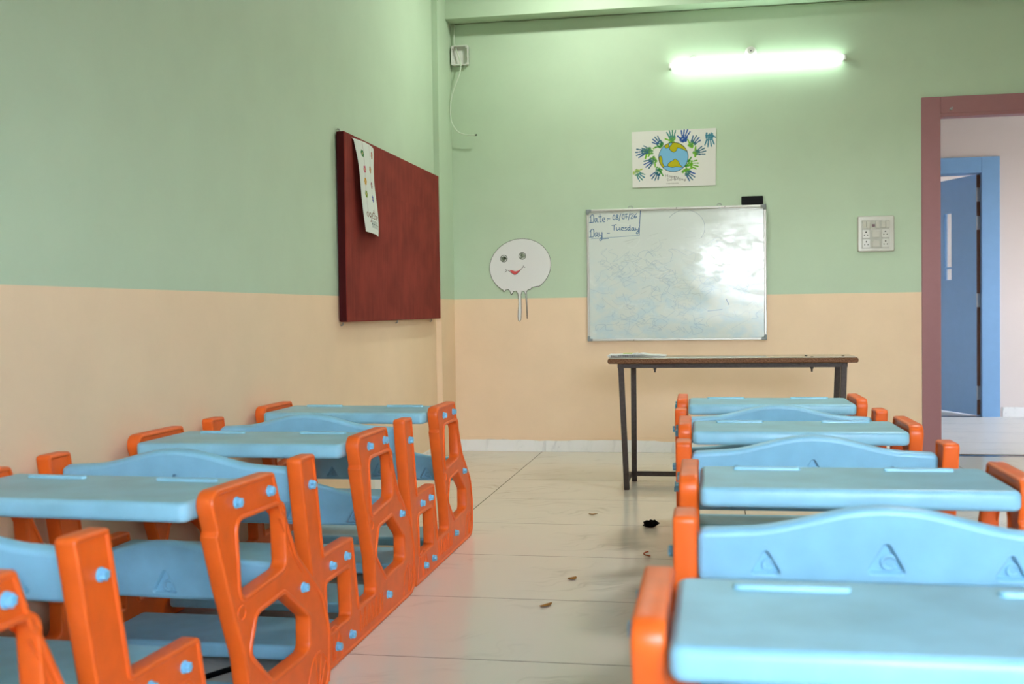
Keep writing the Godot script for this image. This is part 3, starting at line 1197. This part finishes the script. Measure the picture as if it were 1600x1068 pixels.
func gloss_tex() -> ImageTexture:
	# how evenly the whiteboard shines: wiping streaks and dry smears
	var img := Image.create(610, 458, false, Image.FORMAT_RGB8)
	var n := FastNoiseLite.new()
	n.seed = 31
	n.frequency = 0.02
	n.fractal_octaves = 4
	for y in 458:
		for x in 610:
			var a := n.get_noise_2d(x * 0.7 + y * 0.5, y * 1.6 - x * 0.35)
			var b := n.get_noise_2d(x * 0.22 + 300.0, y * 0.3)
			var v := clampf(0.155 + 0.13 * a + 0.16 * b, 0.07, 0.40)
			img.set_pixel(x, y, Color(v, v, v))
	for k in 90:
		var p := Vector2(rng.randf_range(120, 600), rng.randf_range(60, 420))
		var q := p + Vector2(rng.randf_range(-60, 60), rng.randf_range(-25, 25))
		var m := (p + q) / 2 + Vector2(rng.randf_range(-10, 10), rng.randf_range(-14, 14))
		var v := rng.randf_range(0.22, 0.45)
		stroke(img, smooth_path([p, m, q], 6), rng.randf_range(0.8, 2.2), Color(v, v, v, 0.8))
	img.generate_mipmaps()
	return ImageTexture.create_from_image(img)

func face_tex(outline: PackedVector2Array, r: Rect2) -> ImageTexture:
	var w := 512
	var h := int(512 * r.size.y / r.size.x)
	var img := Image.create(w, h, false, Image.FORMAT_RGB8)
	img.fill(Color(0.87, 0.87, 0.855))
	var pts := []
	for p in outline:
		pts.append(Vector2((p.x - r.position.x) / r.size.x * w, (1.0 - (p.y - r.position.y) / r.size.y) * h))
	pts.append(pts[0])
	stroke(img, pts, 3.2, Color(0.20, 0.20, 0.20, 0.9))
	var k := w / 100.0
	for e in [[24.3, 31.5], [54.0, 28.0]]:
		var c := Vector2(e[0], e[1]) * k
		for i in 40:
			dab(img, c + Vector2.from_angle(rng.randf() * TAU) * rng.randf() * 4.0 * k, 1.4 * k, Color(0.36, 0.40, 0.33, 0.35))
		var ring := []
		for i in 25:
			ring.append(c + Vector2.from_angle(TAU * i / 24) * 5.4 * k)
		stroke(img, ring, 2.4, Color(0.22, 0.25, 0.20, 0.9))
		dab(img, c + Vector2(1.8, -1.0) * k, 2.1 * k, Color(0.18, 0.20, 0.16, 0.75) if e[0] < 40 else Color(0.55, 0.58, 0.50, 0.9))
	var lip := [Vector2(33, 50), Vector2(38, 50.5), Vector2(42, 52), Vector2(47, 51), Vector2(50.5, 49.5), Vector2(47, 54.5), Vector2(42, 57), Vector2(38, 55.5), Vector2(33, 50)]
	var lp := []
	for q in lip:
		lp.append(q * k)
	blob(img, PackedVector2Array(smooth_path(lp, 4)), Color(0.80, 0.33, 0.33))
	var pen := Color(0.25, 0.25, 0.25, 0.9)
	stroke(img, smooth_path([Vector2(30.5, 50.0) * k, Vector2(36, 54) * k, Vector2(42, 57.2) * k, Vector2(48, 53) * k, Vector2(55.5, 44.5) * k], 5), 1.8, pen)
	stroke(img, smooth_path([Vector2(26.8, 48.5) * k, Vector2(28.5, 50.5) * k, Vector2(26, 53) * k], 4), 1.8, pen)
	stroke(img, smooth_path([Vector2(55.8, 43) * k, Vector2(56, 45.5) * k, Vector2(58, 45.8) * k], 4), 1.8, pen)
	img.generate_mipmaps()
	return ImageTexture.create_from_image(img)

func scroll_tex() -> ImageTexture:
	var w := 256
	var h := 420
	var img := Image.create(w, h, false, Image.FORMAT_RGB8)
	img.fill(Color(0.84, 0.86, 0.83))
	var fl := [[62, 70, Color(0.18, 0.42, 0.20)], [70, 138, Color(0.70, 0.30, 0.40)], [68, 192, Color(0.78, 0.55, 0.12)], [66, 248, Color(0.45, 0.55, 0.20)], [205, 58, Color(0.60, 0.25, 0.22)],
		[160, 128, Color(0.60, 0.36, 0.10)], [172, 196, Color(0.45, 0.20, 0.28)], [165, 258, Color(0.22, 0.28, 0.58)]]
	var thread := Color(0.45, 0.35, 0.32, 0.6)
	stroke(img, [Vector2(78, 0), Vector2(60, 330)], 1.0, thread)
	stroke(img, [Vector2(160, 0), Vector2(168, 330)], 1.0, thread)
	stroke(img, [Vector2(210, 0), Vector2(206, 60)], 1.0, thread)
	for f in fl:
		for k in 6:
			dab(img, Vector2(f[0], f[1]) + Vector2.from_angle(TAU * k / 6.0 + f[0]) * 11.0, 6.0, f[2])
		dab(img, Vector2(f[0], f[1]), 4.0, Color(0.75, 0.6, 0.2))
	write(img, "ogether", Vector2(36, 366), 62, 2.2, Color(0.40, 0.24, 0.16, 0.9), 0.03, 0.7)
	# second line of bold letters, too blurred to read
	for i in 9:
		var x := 92.0 + i * 15
		stroke(img, [Vector2(x, 362), Vector2(x + 2, 392)], 2.2, Color(0.13, 0.22, 0.24, 0.9))
		if i % 2 == 0:
			stroke(img, [Vector2(x, 376), Vector2(x + 13, 378)], 1.8, Color(0.13, 0.22, 0.24, 0.8))
	img.generate_mipmaps()
	return ImageTexture.create_from_image(img)

# ==================================================================== things on the walls
func build_wall_things() -> void:
	var st := new_st()
	# ---- maroon pin board
	var pb := thing("pin_board", "large dark maroon cloth-covered board on the left wall above the desks", "pin board", P(WL + 0.003, 0.957, 5.39))
	st = new_st()
	solid(st, fillet([Vector2(0, 0), Vector2(1.955, 0), Vector2(1.955, 0.962), Vector2(0, 0.962)], 0.006, 3), 0.042, 0.005, Transform3D(Basis(Vector3(0, 0, -1), Vector3.UP, Vector3(1, 0, 0)), Vector3(0.026, 0, 0)))
	obj("panel", st, M.maroon, pb)
	st = new_st()
	box(st, Vector3(0.0235, 0.481, 0.0008), Vector3(0.037, 0.958, 0.003), 0.001)
	obj("edge_strip", st, M.maroon_edge, pb)
	for q in [[0.03, 0.972], [0.98, 0.972], [1.86, 0.972], [0.03, -0.012], [1.02, -0.012], [1.84, -0.012]]:
		st = new_st()
		var s := 1.0 if q[1] > 0.5 else -1.0
		tube(st, [Vector3(0.0, q[1] + s * 0.006, -q[0]), Vector3(0.010, q[1] + s * 0.004, -q[0]), Vector3(0.0125, q[1] - s * 0.010, -q[0])], 0.004, 7)
		obj("nail", st, M.steel, pb)
	# ---- paper streamer curling over its top edge
	var xs := WL + 0.051
	var rows := 28
	var cols := 10
	var stp := new_st()
	var grid := []
	for i in rows + 1:
		var v := float(i) / rows
		var row := []
		for j in cols + 1:
			var u := float(j) / cols
			var d := lerpf(lerpf(5.50, 5.57, v), lerpf(5.845, 5.885, v), u)
			var y := 1.915 - 0.498 * v + lerpf(0.008, 0.0, u) * v
			var x := xs + 0.004 + 0.038 * pow(sin(clampf(v * 1.25, 0, 1) * PI * 0.5), 1.2) * (1.0 - 0.75 * u) + 0.012 * sin(u * PI) + 0.006 * sin(v * 7.0 + u * 2.0)
			if v < 0.09:
				var q := (0.09 - v) / 0.09
				x -= q * q * 0.02
				y -= q * q * 0.022 - 0.012
			row.append(P(x, y, d))
		grid.append(row)
	for i in rows:
		for j in cols:
			var a: Vector3 = grid[i][j]
			var b: Vector3 = grid[i][j + 1]
			var c: Vector3 = grid[i + 1][j + 1]
			var e: Vector3 = grid[i + 1][j]
			for sd in [1.0, -1.0]:
				var nn := (b - a).cross(e - a).normalized()
				if nn.x < 0:
					nn = -nn
				nn *= sd
				var o := nn * 0.0004
				var ua := Vector2(float(j) / cols, float(i) / rows)
				var ub := ua + Vector2(1.0 / cols, 0)
				var uc := ub + Vector2(0, 1.0 / rows)
				var ue := ua + Vector2(0, 1.0 / rows)
				tri(stp, a + o, b + o, c + o, nn, nn, nn, ua, ub, uc)
				tri(stp, a + o, c + o, e + o, nn, nn, nn, ua, uc, ue)
	var sm := mat(Color(1, 1, 1), 0.8, 0.2)
	sm.albedo_texture = scroll_tex()
	tag(obj("paper_streamer", stp, sm), "white paper streamer with painted flowers curling over the maroon board's top edge", "paper streamer")
	# ---- whiteboard
	var wb := thing("whiteboard", "framed whiteboard with blue handwritten date on the front wall", "whiteboard", P(-0.255, 0.783, FD - 0.012))
	var bw := 1.226
	var bh := 0.918
	st = new_st()
	# surface, slightly warped as such boards are
	var g2 := []
	for i in 25:
		var row := []
		for j in 33:
			var u := j / 32.0
			var v := i / 24.0
			var edge := sin(u * PI) * sin(v * PI)
			var z := 0.005 + 0.0035 * edge + 0.0016 * sin(u * 9.0 + v * 4.0) * sin(v * PI) * sin(u * PI) + 0.0022 * exp(-pow((v - 0.12) / 0.07, 2.0)) * sin(u * PI) - 0.0018 * exp(-pow((u - 0.93) / 0.06, 2.0)) * sin(v * PI)
			row.append(Vector3((u - 0.5) * (bw - 0.02), 0.01 + v * (bh - 0.02), z))
		g2.append(row)
	var nr := []
	for i in 25:
		var row := []
		for j in 33:
			var dx: Vector3 = g2[i][mini(j + 1, 32)] - g2[i][maxi(j - 1, 0)]
			var dy: Vector3 = g2[mini(i + 1, 24)][j] - g2[maxi(i - 1, 0)][j]
			row.append(dx.cross(dy).normalized())
		nr.append(row)
	for i in 24:
		for j in 32:
			var ua := Vector2(j / 32.0, 1.0 - i / 24.0)
			var ub := Vector2((j + 1) / 32.0, 1.0 - i / 24.0)
			var uc := Vector2((j + 1) / 32.0, 1.0 - (i + 1) / 24.0)
			var ud := Vector2(j / 32.0, 1.0 - (i + 1) / 24.0)
			tri(st, g2[i][j], g2[i][j + 1], g2[i + 1][j + 1], nr[i][j], nr[i][j + 1], nr[i + 1][j + 1], ua, ub, uc)
			tri(st, g2[i][j], g2[i + 1][j + 1], g2[i + 1][j], nr[i][j], nr[i + 1][j + 1], nr[i + 1][j], ua, uc, ud)
	box(st, Vector3(0, bh / 2, -0.004), Vector3(bw - 0.01, bh - 0.01, 0.012))
	var bm := mat(Color(0.95, 0.96, 0.94), 1.0, 0.46)
	bm.roughness_texture = gloss_tex()
	bm.roughness_texture_channel = BaseMaterial3D.TEXTURE_CHANNEL_RED
	bm.albedo_texture = board_tex()
	obj("writing_surface", st, bm, wb)
	for s in [[0.0, 0.007, bw - 0.03, 0.016], [0.0, bh - 0.007, bw - 0.03, 0.016]]:
		st = new_st()
		box(st, Vector3(s[0], s[1], 0.004), Vector3(s[2], s[3], 0.022), 0.003)
		obj("frame_rail", st, M.alu, wb)
	for s in [-1.0, 1.0]:
		st = new_st()
		box(st, Vector3(s * (bw / 2 - 0.007), bh / 2, 0.004), Vector3(0.016, bh - 0.03, 0.022), 0.003)
		obj("frame_rail", st, M.alu, wb)
	for sx in [-1.0, 1.0]:
		for sy in [0.0, 1.0]:
			st = new_st()
			var c := Vector2(sx * bw / 2, sy * bh)
			var dx: float = -sx
			var dy := 1.0 if sy == 0.0 else -1.0
			var o := Vector2(-dx, -dy) * 0.002
			var lp := [c + o, c + o + Vector2(dx * 0.037, 0), c + o + Vector2(dx * 0.037, dy * 0.019), c + o + Vector2(dx * 0.019, dy * 0.019), c + o + Vector2(dx * 0.019, dy * 0.037), c + o + Vector2(0, dy * 0.037)]
			solid(st, fillet(lp, 0.005, 3), 0.028, 0.003, Transform3D(Basis.IDENTITY, Vector3(0, 0, 0.004)))
			obj("corner_cap", st, M.grey_plastic, wb)
	for x in [-0.305, 0.302]:
		st = new_st()
		var ring := []
		for k in 17:
			var a := TAU * k / 16.0
			ring.append(Vector3(x + 0.014 * cos(a), bh + 0.008 + 0.012 * sin(a), 0.002))
		tube(st, ring, 0.0025, 6)
		tube(st, [Vector3(x, bh - 0.012, 0.014), Vector3(x, bh - 0.012, 0.018)], 0.004, 8)
		obj("hanging_ring", st, M.steel, wb)
	for q in [[0.02, 0.004], [0.01, bh - 0.006], [-0.29, 0.004], [0.34, bh - 0.006]]:
		st = new_st()
		tube(st, [Vector3(q[0] - 0.001, q[1], 0.014), Vector3(q[0], q[1], 0.0165)], 0.0035, 8)
		obj("screw", st, M.iron, wb)
	# ---- duster standing on the frame
	var du := thing("duster", "black felt duster standing on the top right corner of the whiteboard", "duster", P(0.268, 1.7025, FD - 0.013))
	st = new_st()
	box(st, Vector3(0, 0.030, 0), Vector3(0.145, 0.058, 0.016), 0.003)
	obj("felt", st, M.black, du)
	st = new_st()
	box(st, Vector3(0, 0.030, 0.0095), Vector3(0.140, 0.052, 0.003), 0.001)
	obj("backing", st, mat(Color(0.04, 0.04, 0.055), 0.6, 0.3), du)
	# ---- poster of a globe ringed by hand prints
	st = new_st()
	var pc := PackedVector2Array([Vector2(-0.545, 1.846), Vector2(0.024, 1.846), Vector2(0.030, 2.236), Vector2(-0.548, 2.232)])
	solid(st, ccw(pc), 0.003, 0.0, Transform3D(Basis.IDENTITY, P(0, 0, FD - 0.004)), [], [], 0.0, Rect2(-0.548, 1.846, 0.578, 0.39))
	var pm := mat(Color(1, 1, 1), 0.75, 0.25)
	pm.albedo_texture = poster_tex()
	tag(obj("poster", st, pm), "white paper poster of a globe ringed by painted hand prints above the whiteboard", "poster")
	# ---- cut-out paper face with dripping edge
	var fc := PackedVector2Array()
	for k in 44:
		var a := deg_to_rad(-52.0 + 288.0 * k / 43.0)
		fc.append(Vector2(-1.347, 1.318) + Vector2(cos(a) * 0.222, sin(a) * 0.196 + 0.012 * cos(a)))
	for q in [[-1.475, 1.148], [-1.466, 1.135], [-1.452, 1.150], [-1.436, 1.153], [-1.424, 1.143], [-1.419, 1.122], [-1.408, 1.118], [-1.396, 1.138], [-1.378, 1.142], [-1.366, 1.122], [-1.362, 1.06],
			[-1.369, 0.965], [-1.367, 0.936], [-1.356, 0.925], [-1.345, 0.938], [-1.341, 1.0], [-1.342, 1.115], [-1.334, 1.140], [-1.322, 1.138], [-1.312, 1.118], [-1.306, 1.04], [-1.303, 0.945], [-1.298, 0.945], [-1.299, 1.05],
			[-1.302, 1.135], [-1.290, 1.150], [-1.276, 1.148], [-1.262, 1.166], [-1.235, 1.170]]:
		fc.append(Vector2(q[0], q[1]))
	fc = ccw(fc)
	var fr := Rect2(-1.572, 0.922, 0.448, 0.594)
	st = new_st()
	solid(st, fc, 0.003, 0.0, Transform3D(Basis.IDENTITY, P(0, 0, FD - 0.004)), [], [], 0.0, fr)
	var fm := mat(Color(1, 1, 1), 0.75, 0.25)
	fm.albedo_texture = face_tex(fc, fr)
	tag(obj("smiling_cutout", st, fm), "round white paper cut-out of a smiling face with dripping edge, left of the whiteboard", "paper cut-out")
	# ---- switchboard
	var sb := thing("switchboard", "square white switch and socket plate between the whiteboard and the doorway", "switchboard", P(1.076, 1.485, FD))
	st = new_st()
	solid(st, fillet(rect2(0.238, 0.240), 0.012, 4), 0.022, 0.008, Transform3D(Basis.IDENTITY, Vector3(0, 0, 0.011)))
	obj("plate", st, M.switch_plastic, sb)
	st = new_st()
	solid(st, fillet(rect2(0.176, 0.190), 0.004, 3), 0.004, 0.0015, Transform3D(Basis.IDENTITY, Vector3(-0.004, -0.004, 0.023)))
	obj("module_bed", st, M.switch_bed, sb)
	for q in [[-0.065, -0.002], [0.060, 0.001], [-0.063, -0.066], [0.061, -0.064]]:
		st = new_st()
		solid(st, fillet(rect2(0.048, 0.056), 0.005, 3), 0.005, 0.0015, Transform3D(Basis.IDENTITY, Vector3(q[0], q[1], 0.0265)))
		var so := obj("socket", st, M.switch_plastic, sb)
		st = new_st()
		for h in [[0.0, 0.013, 0.0045], [-0.0105, -0.007, 0.0035], [0.0105, -0.007, 0.0035]]:
			solid(st, circle(h[2], 12, Vector2(q[0] + h[0], q[1] + h[1])), 0.001, 0.0, Transform3D(Basis.IDENTITY, Vector3(0, 0, 0.0292)))
		obj("pin_hole", st, M.hole, so)
	for q in [[-0.002, 0.0, 0.048, 0.048], [-0.001, -0.066, 0.048, 0.048], [-0.075, 0.060, 0.024, 0.048], [-0.048, 0.060, 0.024, 0.048], [0.010, 0.060, 0.024, 0.048], [0.048, 0.062, 0.024, 0.048], [0.075, 0.062, 0.024, 0.048]]:
		st = new_st()
		var tilt := Basis(Vector3.RIGHT, 0.09)
		solid(st, fillet(rect2(q[2], q[3]), 0.003, 3), 0.007, 0.002, Transform3D(tilt, Vector3(q[0], q[1], 0.027)))
		obj("switch_rocker", st, M.switch_plastic, sb)
	st = new_st()
	solid(st, fillet(rect2(0.017, 0.017), 0.002, 2), 0.006, 0.001, Transform3D(Basis.IDENTITY, Vector3(-0.016, 0.055, 0.027)))
	obj("indicator", st, M.red_lamp, sb)
	# ---- junction box with loose cable
	var jb := thing("junction_box", "small open white junction box high in the front left corner", "junction box", P(-1.757, 2.82, FD))
	st = new_st()
	solid(st, fillet(rect2(0.122, 0.138), 0.008, 3), 0.008, 0.001, Transform3D(Basis.IDENTITY, Vector3(0, 0, 0.004)))
	obj("back_plate", st, M.white_plastic, jb)
	st = new_st()
	solid(st, fillet(rect2(0.122, 0.138), 0.008, 3), 0.044, 0.0015, Transform3D(Basis.IDENTITY, Vector3(0, 0, 0.022)), [fillet(rect2(0.110, 0.126), 0.006, 3)])
	obj("side_wall", st, M.white_plastic, jb)
	for q in [[-0.05, 0.058], [0.05, 0.058], [0.05, -0.058], [-0.05, -0.058]]:
		st = new_st()
		solid(st, circle(0.008, 10, Vector2(q[0], q[1])), 0.036, 0.001, Transform3D(Basis.IDENTITY, Vector3(0, 0, 0.024)))
		obj("screw_post", st, M.white_plastic, jb)
	st = new_st()
	var cp := smooth_path([P(-1.795, 3.04, 7.785), P(-1.80, 2.93, 7.78), P(-1.785, 2.87, 7.77), P(-1.76, 2.80, 7.765), P(-1.745, 2.745, 7.745), P(-1.755, 2.68, 7.735), P(-1.795, 2.58, 7.735), P(-1.818, 2.49, 7.73), P(-1.822, 2.41, 7.725), P(-1.812, 2.34, 7.725), P(-1.77, 2.275, 7.73), P(-1.70, 2.25, 7.735), P(-1.645, 2.248, 7.735)], 6)
	tube(st, cp, 0.0042, 7)
	var ca := thing("cable", "loose white cable hanging in a curl from the junction box", "cable", Vector3.ZERO)
	obj("sheath", st, mat(Color(0.80, 0.84, 0.76), 0.4), ca)
	st = new_st()
	tube(st, [P(-1.648, 2.248, 7.735), P(-1.632, 2.250, 7.736)], 0.006, 8)
	obj("taped_end", st, mat(Color(0.30, 0.33, 0.27), 0.7), ca)
	# ---- ceiling rose (old lamp point) above the tube
	var rs := thing("lamp_rose", "small round white lamp rose on the wall just above the tube light", "lamp rose", P(0.266, 2.738, FD))
	var flat := Transform3D(Basis.IDENTITY, Vector3(0, 0, 0.006))
	st = new_st()
	solid(st, circle(0.040, 28), 0.012, 0.004, flat)
	obj("base", st, M.white_plastic, rs)
	st = new_st()
	solid(st, circle(0.027, 24), 0.036, 0.006, Transform3D(Basis.IDENTITY, Vector3(0, 0.002, 0.026)))
	obj("cap", st, M.white_plastic, rs)
	st = new_st()
	solid(st, circle(0.0045, 10), 0.002, 0.0, Transform3D(Basis.IDENTITY, Vector3(0, 0.002, 0.0445)))
	obj("screw", st, M.hole, rs)
	# ---- painted-over cover disc
	st = new_st()
	solid(st, circle(0.021, 22), 0.006, 0.002, Transform3D(Basis(Vector3.RIGHT, Vector3.UP, Vector3.BACK), P(-0.121, 2.716, FD - 0.002)))
	tag(obj("cover_disc", st, M.green), "small cover disc painted over in wall green, up left of the lamp rose", "cover disc")

# ==================================================================== table
func build_table() -> void:
	var t := thing("table", "narrow dark metal table with worn brown edges against the front wall", "table", P(0.09, 0, 6.33))
	# local: x across, z = towards the camera
	var st := new_st()
	box(st, Vector3(0, 0.7155, 0), Vector3(1.335, 0.027, 0.40), 0.006)
	obj("tabletop", st, M.brown_edge, t)
	st = new_st()
	box(st, Vector3(0, 0.7302, 0), Vector3(1.325, 0.0024, 0.392), 0.001)
	obj("laminate", st, M.laminate, t)
	st = new_st()
	for s in [-1.0, 1.0]:
		box(st, Vector3(0, 0.689, s * 0.152), Vector3(1.23, 0.026, 0.026), 0.002)
		box(st, Vector3(s * 0.602, 0.689, 0), Vector3(0.026, 0.026, 0.30), 0.002)
	obj("under_frame", st, M.iron, t)
	for sx in [-1.0, 1.0]:
		for sz in [-1.0, 1.0]:
			st = new_st()
			var far: bool = sz < 0.0 and sx < 0.0
			var a := Vector3(-0.549 if far else sx * 0.598, 0.70, sz * 0.152)
			var b := Vector3(-0.551 if far else sx * 0.571, 0.0, sz * 0.157)
			var y := (a - b).normalized()
			var x := y.cross(Vector3.BACK).normalized()
			box(st, (a + b) / 2, Vector3(0.030, (a - b).length(), 0.030), 0.002, Basis(x, y, x.cross(y)))
			obj("leg", st, M.iron, t)
	st = new_st()
	box(st, Vector3(0, 0.045, -0.156), Vector3(1.12, 0.026, 0.024), 0.002)
	for s in [-1.0, 1.0]:
		box(st, Vector3(s * 0.574, 0.045, 0), Vector3(0.024, 0.026, 0.29), 0.002)
	obj("foot_bar", st, M.iron, t)
	for x in [-0.41, 0.43]:
		st = new_st()
		tube(st, [Vector3(x, 0.678, 0.152), Vector3(x, 0.652, 0.152)], 0.005, 8)
		tube(st, [Vector3(x, 0.676, 0.152), Vector3(x, 0.668, 0.152)], 0.009, 6)
		obj("screw", st, M.iron, t)
	for q in [[0.43, 0.16], [0.41, 0.02], [0.60, 0.08]]:
		st = new_st()
		solid(st, circle(0.008, 10), 0.004, 0.001, Transform3D(Basis(Vector3.RIGHT, Vector3.FORWARD, Vector3.UP), Vector3(q[0], 0.7325, q[1])))
		obj("screw_head", st, M.hole, t)
	# open notebook lying at the left end
	var nb := thing("notebook", "open spiral notebook with ruffled white pages lying on the left end of the table", "notebook", P(-0.42, 0.7318, 6.33))
	for q in [[-0.085, 0.008, 0.0], [0.075, 0.004, 0.0]]:
		st = new_st()
		var rows := 12
		for k in 5:
			# stacked wavy leaves
			var y0: float = 0.0012 + k * q[1] * 0.42
			for i in rows:
				var u0 := float(i) / rows
				var u1 := float(i + 1) / rows
				var x0: float = q[0] - 0.08 + 0.16 * u0
				var x1: float = q[0] - 0.08 + 0.16 * u1
				var f := func(x: float) -> float: return y0 + (0.018 * exp(-pow((x - 0.02) / 0.035, 2.0)) + 0.003 * sin(x * 40.0 + k)) * (0.25 + 0.19 * k) * 0.8 + 0.0012
				var ya: float = f.call(x0)
				var yb: float = f.call(x1)
				var n := Vector3(-(yb - ya), x1 - x0, 0).normalized()
				quad(st, Vector3(x0, ya, 0.115), Vector3(x1, yb, 0.115), Vector3(x1, yb, -0.105), Vector3(x0, ya, -0.105), n)
				quad(st, Vector3(x0, ya - 0.0012, 0.115), Vector3(x1, yb - 0.0012, 0.115), Vector3(x1, yb, 0.115), Vector3(x0, ya, 0.115), Vector3.BACK)
		obj("pages", st, M.white_paper, nb)
	st = new_st()
	box(st, Vector3(-0.06, 0.0195, -0.02), Vector3(0.05, 0.003, 0.10), 0.001)
	obj("cover_flap", st, mat(Color(0.72, 0.75, 0.22), 0.6), nb)
	st = new_st()
	for k in 12:
		var x := -0.155 + k * 0.013
		var ring := []
		for i in 9:
			var a := TAU * i / 8.0
			ring.append(Vector3(x, 0.0085 + 0.007 * cos(a), 0.118 + 0.006 * sin(a)))
		tube(st, ring, 0.0012, 5)
	obj("spiral_wire", st, M.steel, nb)

# ==================================================================== litter on the floor
func curl(w: float, l: float, lift: float, seedv: int) -> SurfaceTool:
	# a small dry curled scrap: pointed outline, bent across, with thickness
	var st := new_st()
	var r := RandomNumberGenerator.new()
	r.seed = seedv
	var n := 8
	var up := []
	for i in n + 1:
		var u := float(i) / n
		var half := w / 2 * pow(sin(PI * clampf(u, 0.04, 0.96)), 0.7) * r.randf_range(0.8, 1.1)
		var y := 0.0015 + lift * pow(absf(u - 0.45) * 1.8, 2.0)
		up.append([Vector3((u - 0.5) * l, y + lift * 0.35, -half), Vector3((u - 0.5) * l, y, 0), Vector3((u - 0.5) * l, y + lift * 0.45, half)])
	for i in n:
		for k in 2:
			var a: Vector3 = up[i][k]
			var b: Vector3 = up[i + 1][k]
			var c: Vector3 = up[i + 1][k + 1]
			var d: Vector3 = up[i][k + 1]
			var nn := (c - a).cross(b - a).normalized()
			if nn.y < 0:
				nn = -nn
			quad(st, a, b, c, d, nn)
			var o := Vector3(0, -0.001, 0)
			quad(st, a + o, b + o, c + o, d + o, -nn)
	return st

func build_debris() -> void:
	var straw := mat(Color(0.62, 0.44, 0.22), 0.8, 0.2)
	var fl := [
		[-0.586, 5.393, 0.018, 0.045, 0.2, straw, "dry_leaf", "narrow dry brown leaf scrap on the floor, farthest along the aisle", "leaf"],
		[-0.525, 4.085, 0.035, 0.036, 0.6, straw, "dry_leaf", "small tan leaf scrap in the middle of the aisle floor", "leaf"],
		[-0.566, 3.70, 0.028, 0.055, 0.9, straw, "dry_leaf", "largest dry brown leaf scrap, nearest on the aisle floor", "leaf"]]
	for q in fl:
		var o := obj(numbered(q[6]), curl(q[2], q[3], 0.005, int(q[0] * -1000)), q[5])
		o.position = P(q[0], 0.001, q[1])
		o.rotation.y = q[4]
		tag(o, q[7], q[8])
	# crumpled black scrap
	var st := new_st()
	var n := FastNoiseLite.new()
	n.seed = 3
	n.frequency = 1.0
	var pts := []
	for i in 7:
		var row := []
		for j in 12:
			var a := TAU * j / 12.0
			var e := PI * i / 6.0
			var d := Vector3(cos(a) * sin(e), cos(e), sin(a) * sin(e))
			var rr := 1.0 + 0.9 * n.get_noise_3dv(d * 2.3)
			var p := Vector3(d.x * 0.034, d.y * 0.016 + 0.014, d.z * 0.028) * rr
			p.y = maxf(p.y, 0.0)
			row.append(p)
		pts.append(row)
	for i in 6:
		for j in 12:
			var j1 := (j + 1) % 12
			var c: Vector3 = (pts[i][j] + pts[i + 1][j1]) / 2
			var nn: Vector3 = (pts[i][j1] - pts[i][j]).cross(pts[i + 1][j] - pts[i][j])
			if nn.length() < 1e-9:
				nn = c
			nn = nn.normalized()
			if nn.dot(c - Vector3(0, 0.012, 0)) < 0:
				nn = -nn
			tri(st, pts[i][j], pts[i][j1], pts[i + 1][j1], nn, nn, nn)
			tri(st, pts[i][j], pts[i + 1][j1], pts[i + 1][j], nn, nn, nn)
	var bk := obj("crumpled_scrap", st, M.black)
	bk.position = P(-0.295, 0.0, 5.12)
	tag(bk, "crumpled black scrap on the floor tiles beside the right row", "scrap")
	# curl of orange shaving
	st = new_st()
	var sp := []
	for k in 15:
		var a := 5.2 * k / 14.0
		sp.append(Vector3(0.012 * cos(a), 0.004 + 0.001 * k, 0.012 * sin(a)))
	tube(st, sp, 0.003, 6)
	var sh := obj("shaving", st, mat(Color(0.70, 0.34, 0.18), 0.8))
	sh.position = P(-0.273, -0.0005, 4.503)
	tag(sh, "tiny curled orange shaving on the floor beside the right row", "shaving")
	# black strip under the third desk of the left row
	st = new_st()
	box(st, Vector3(0, 0.004, 0), Vector3(0.030, 0.007, 0.15), 0.002)
	var bs := obj("black_strip", st, M.black)
	bs.position = P(-1.375, 0.0005, 2.86)
	bs.rotation.y = -0.5
	tag(bs, "thin black strip lying on the floor between two desks of the left row", "strip")
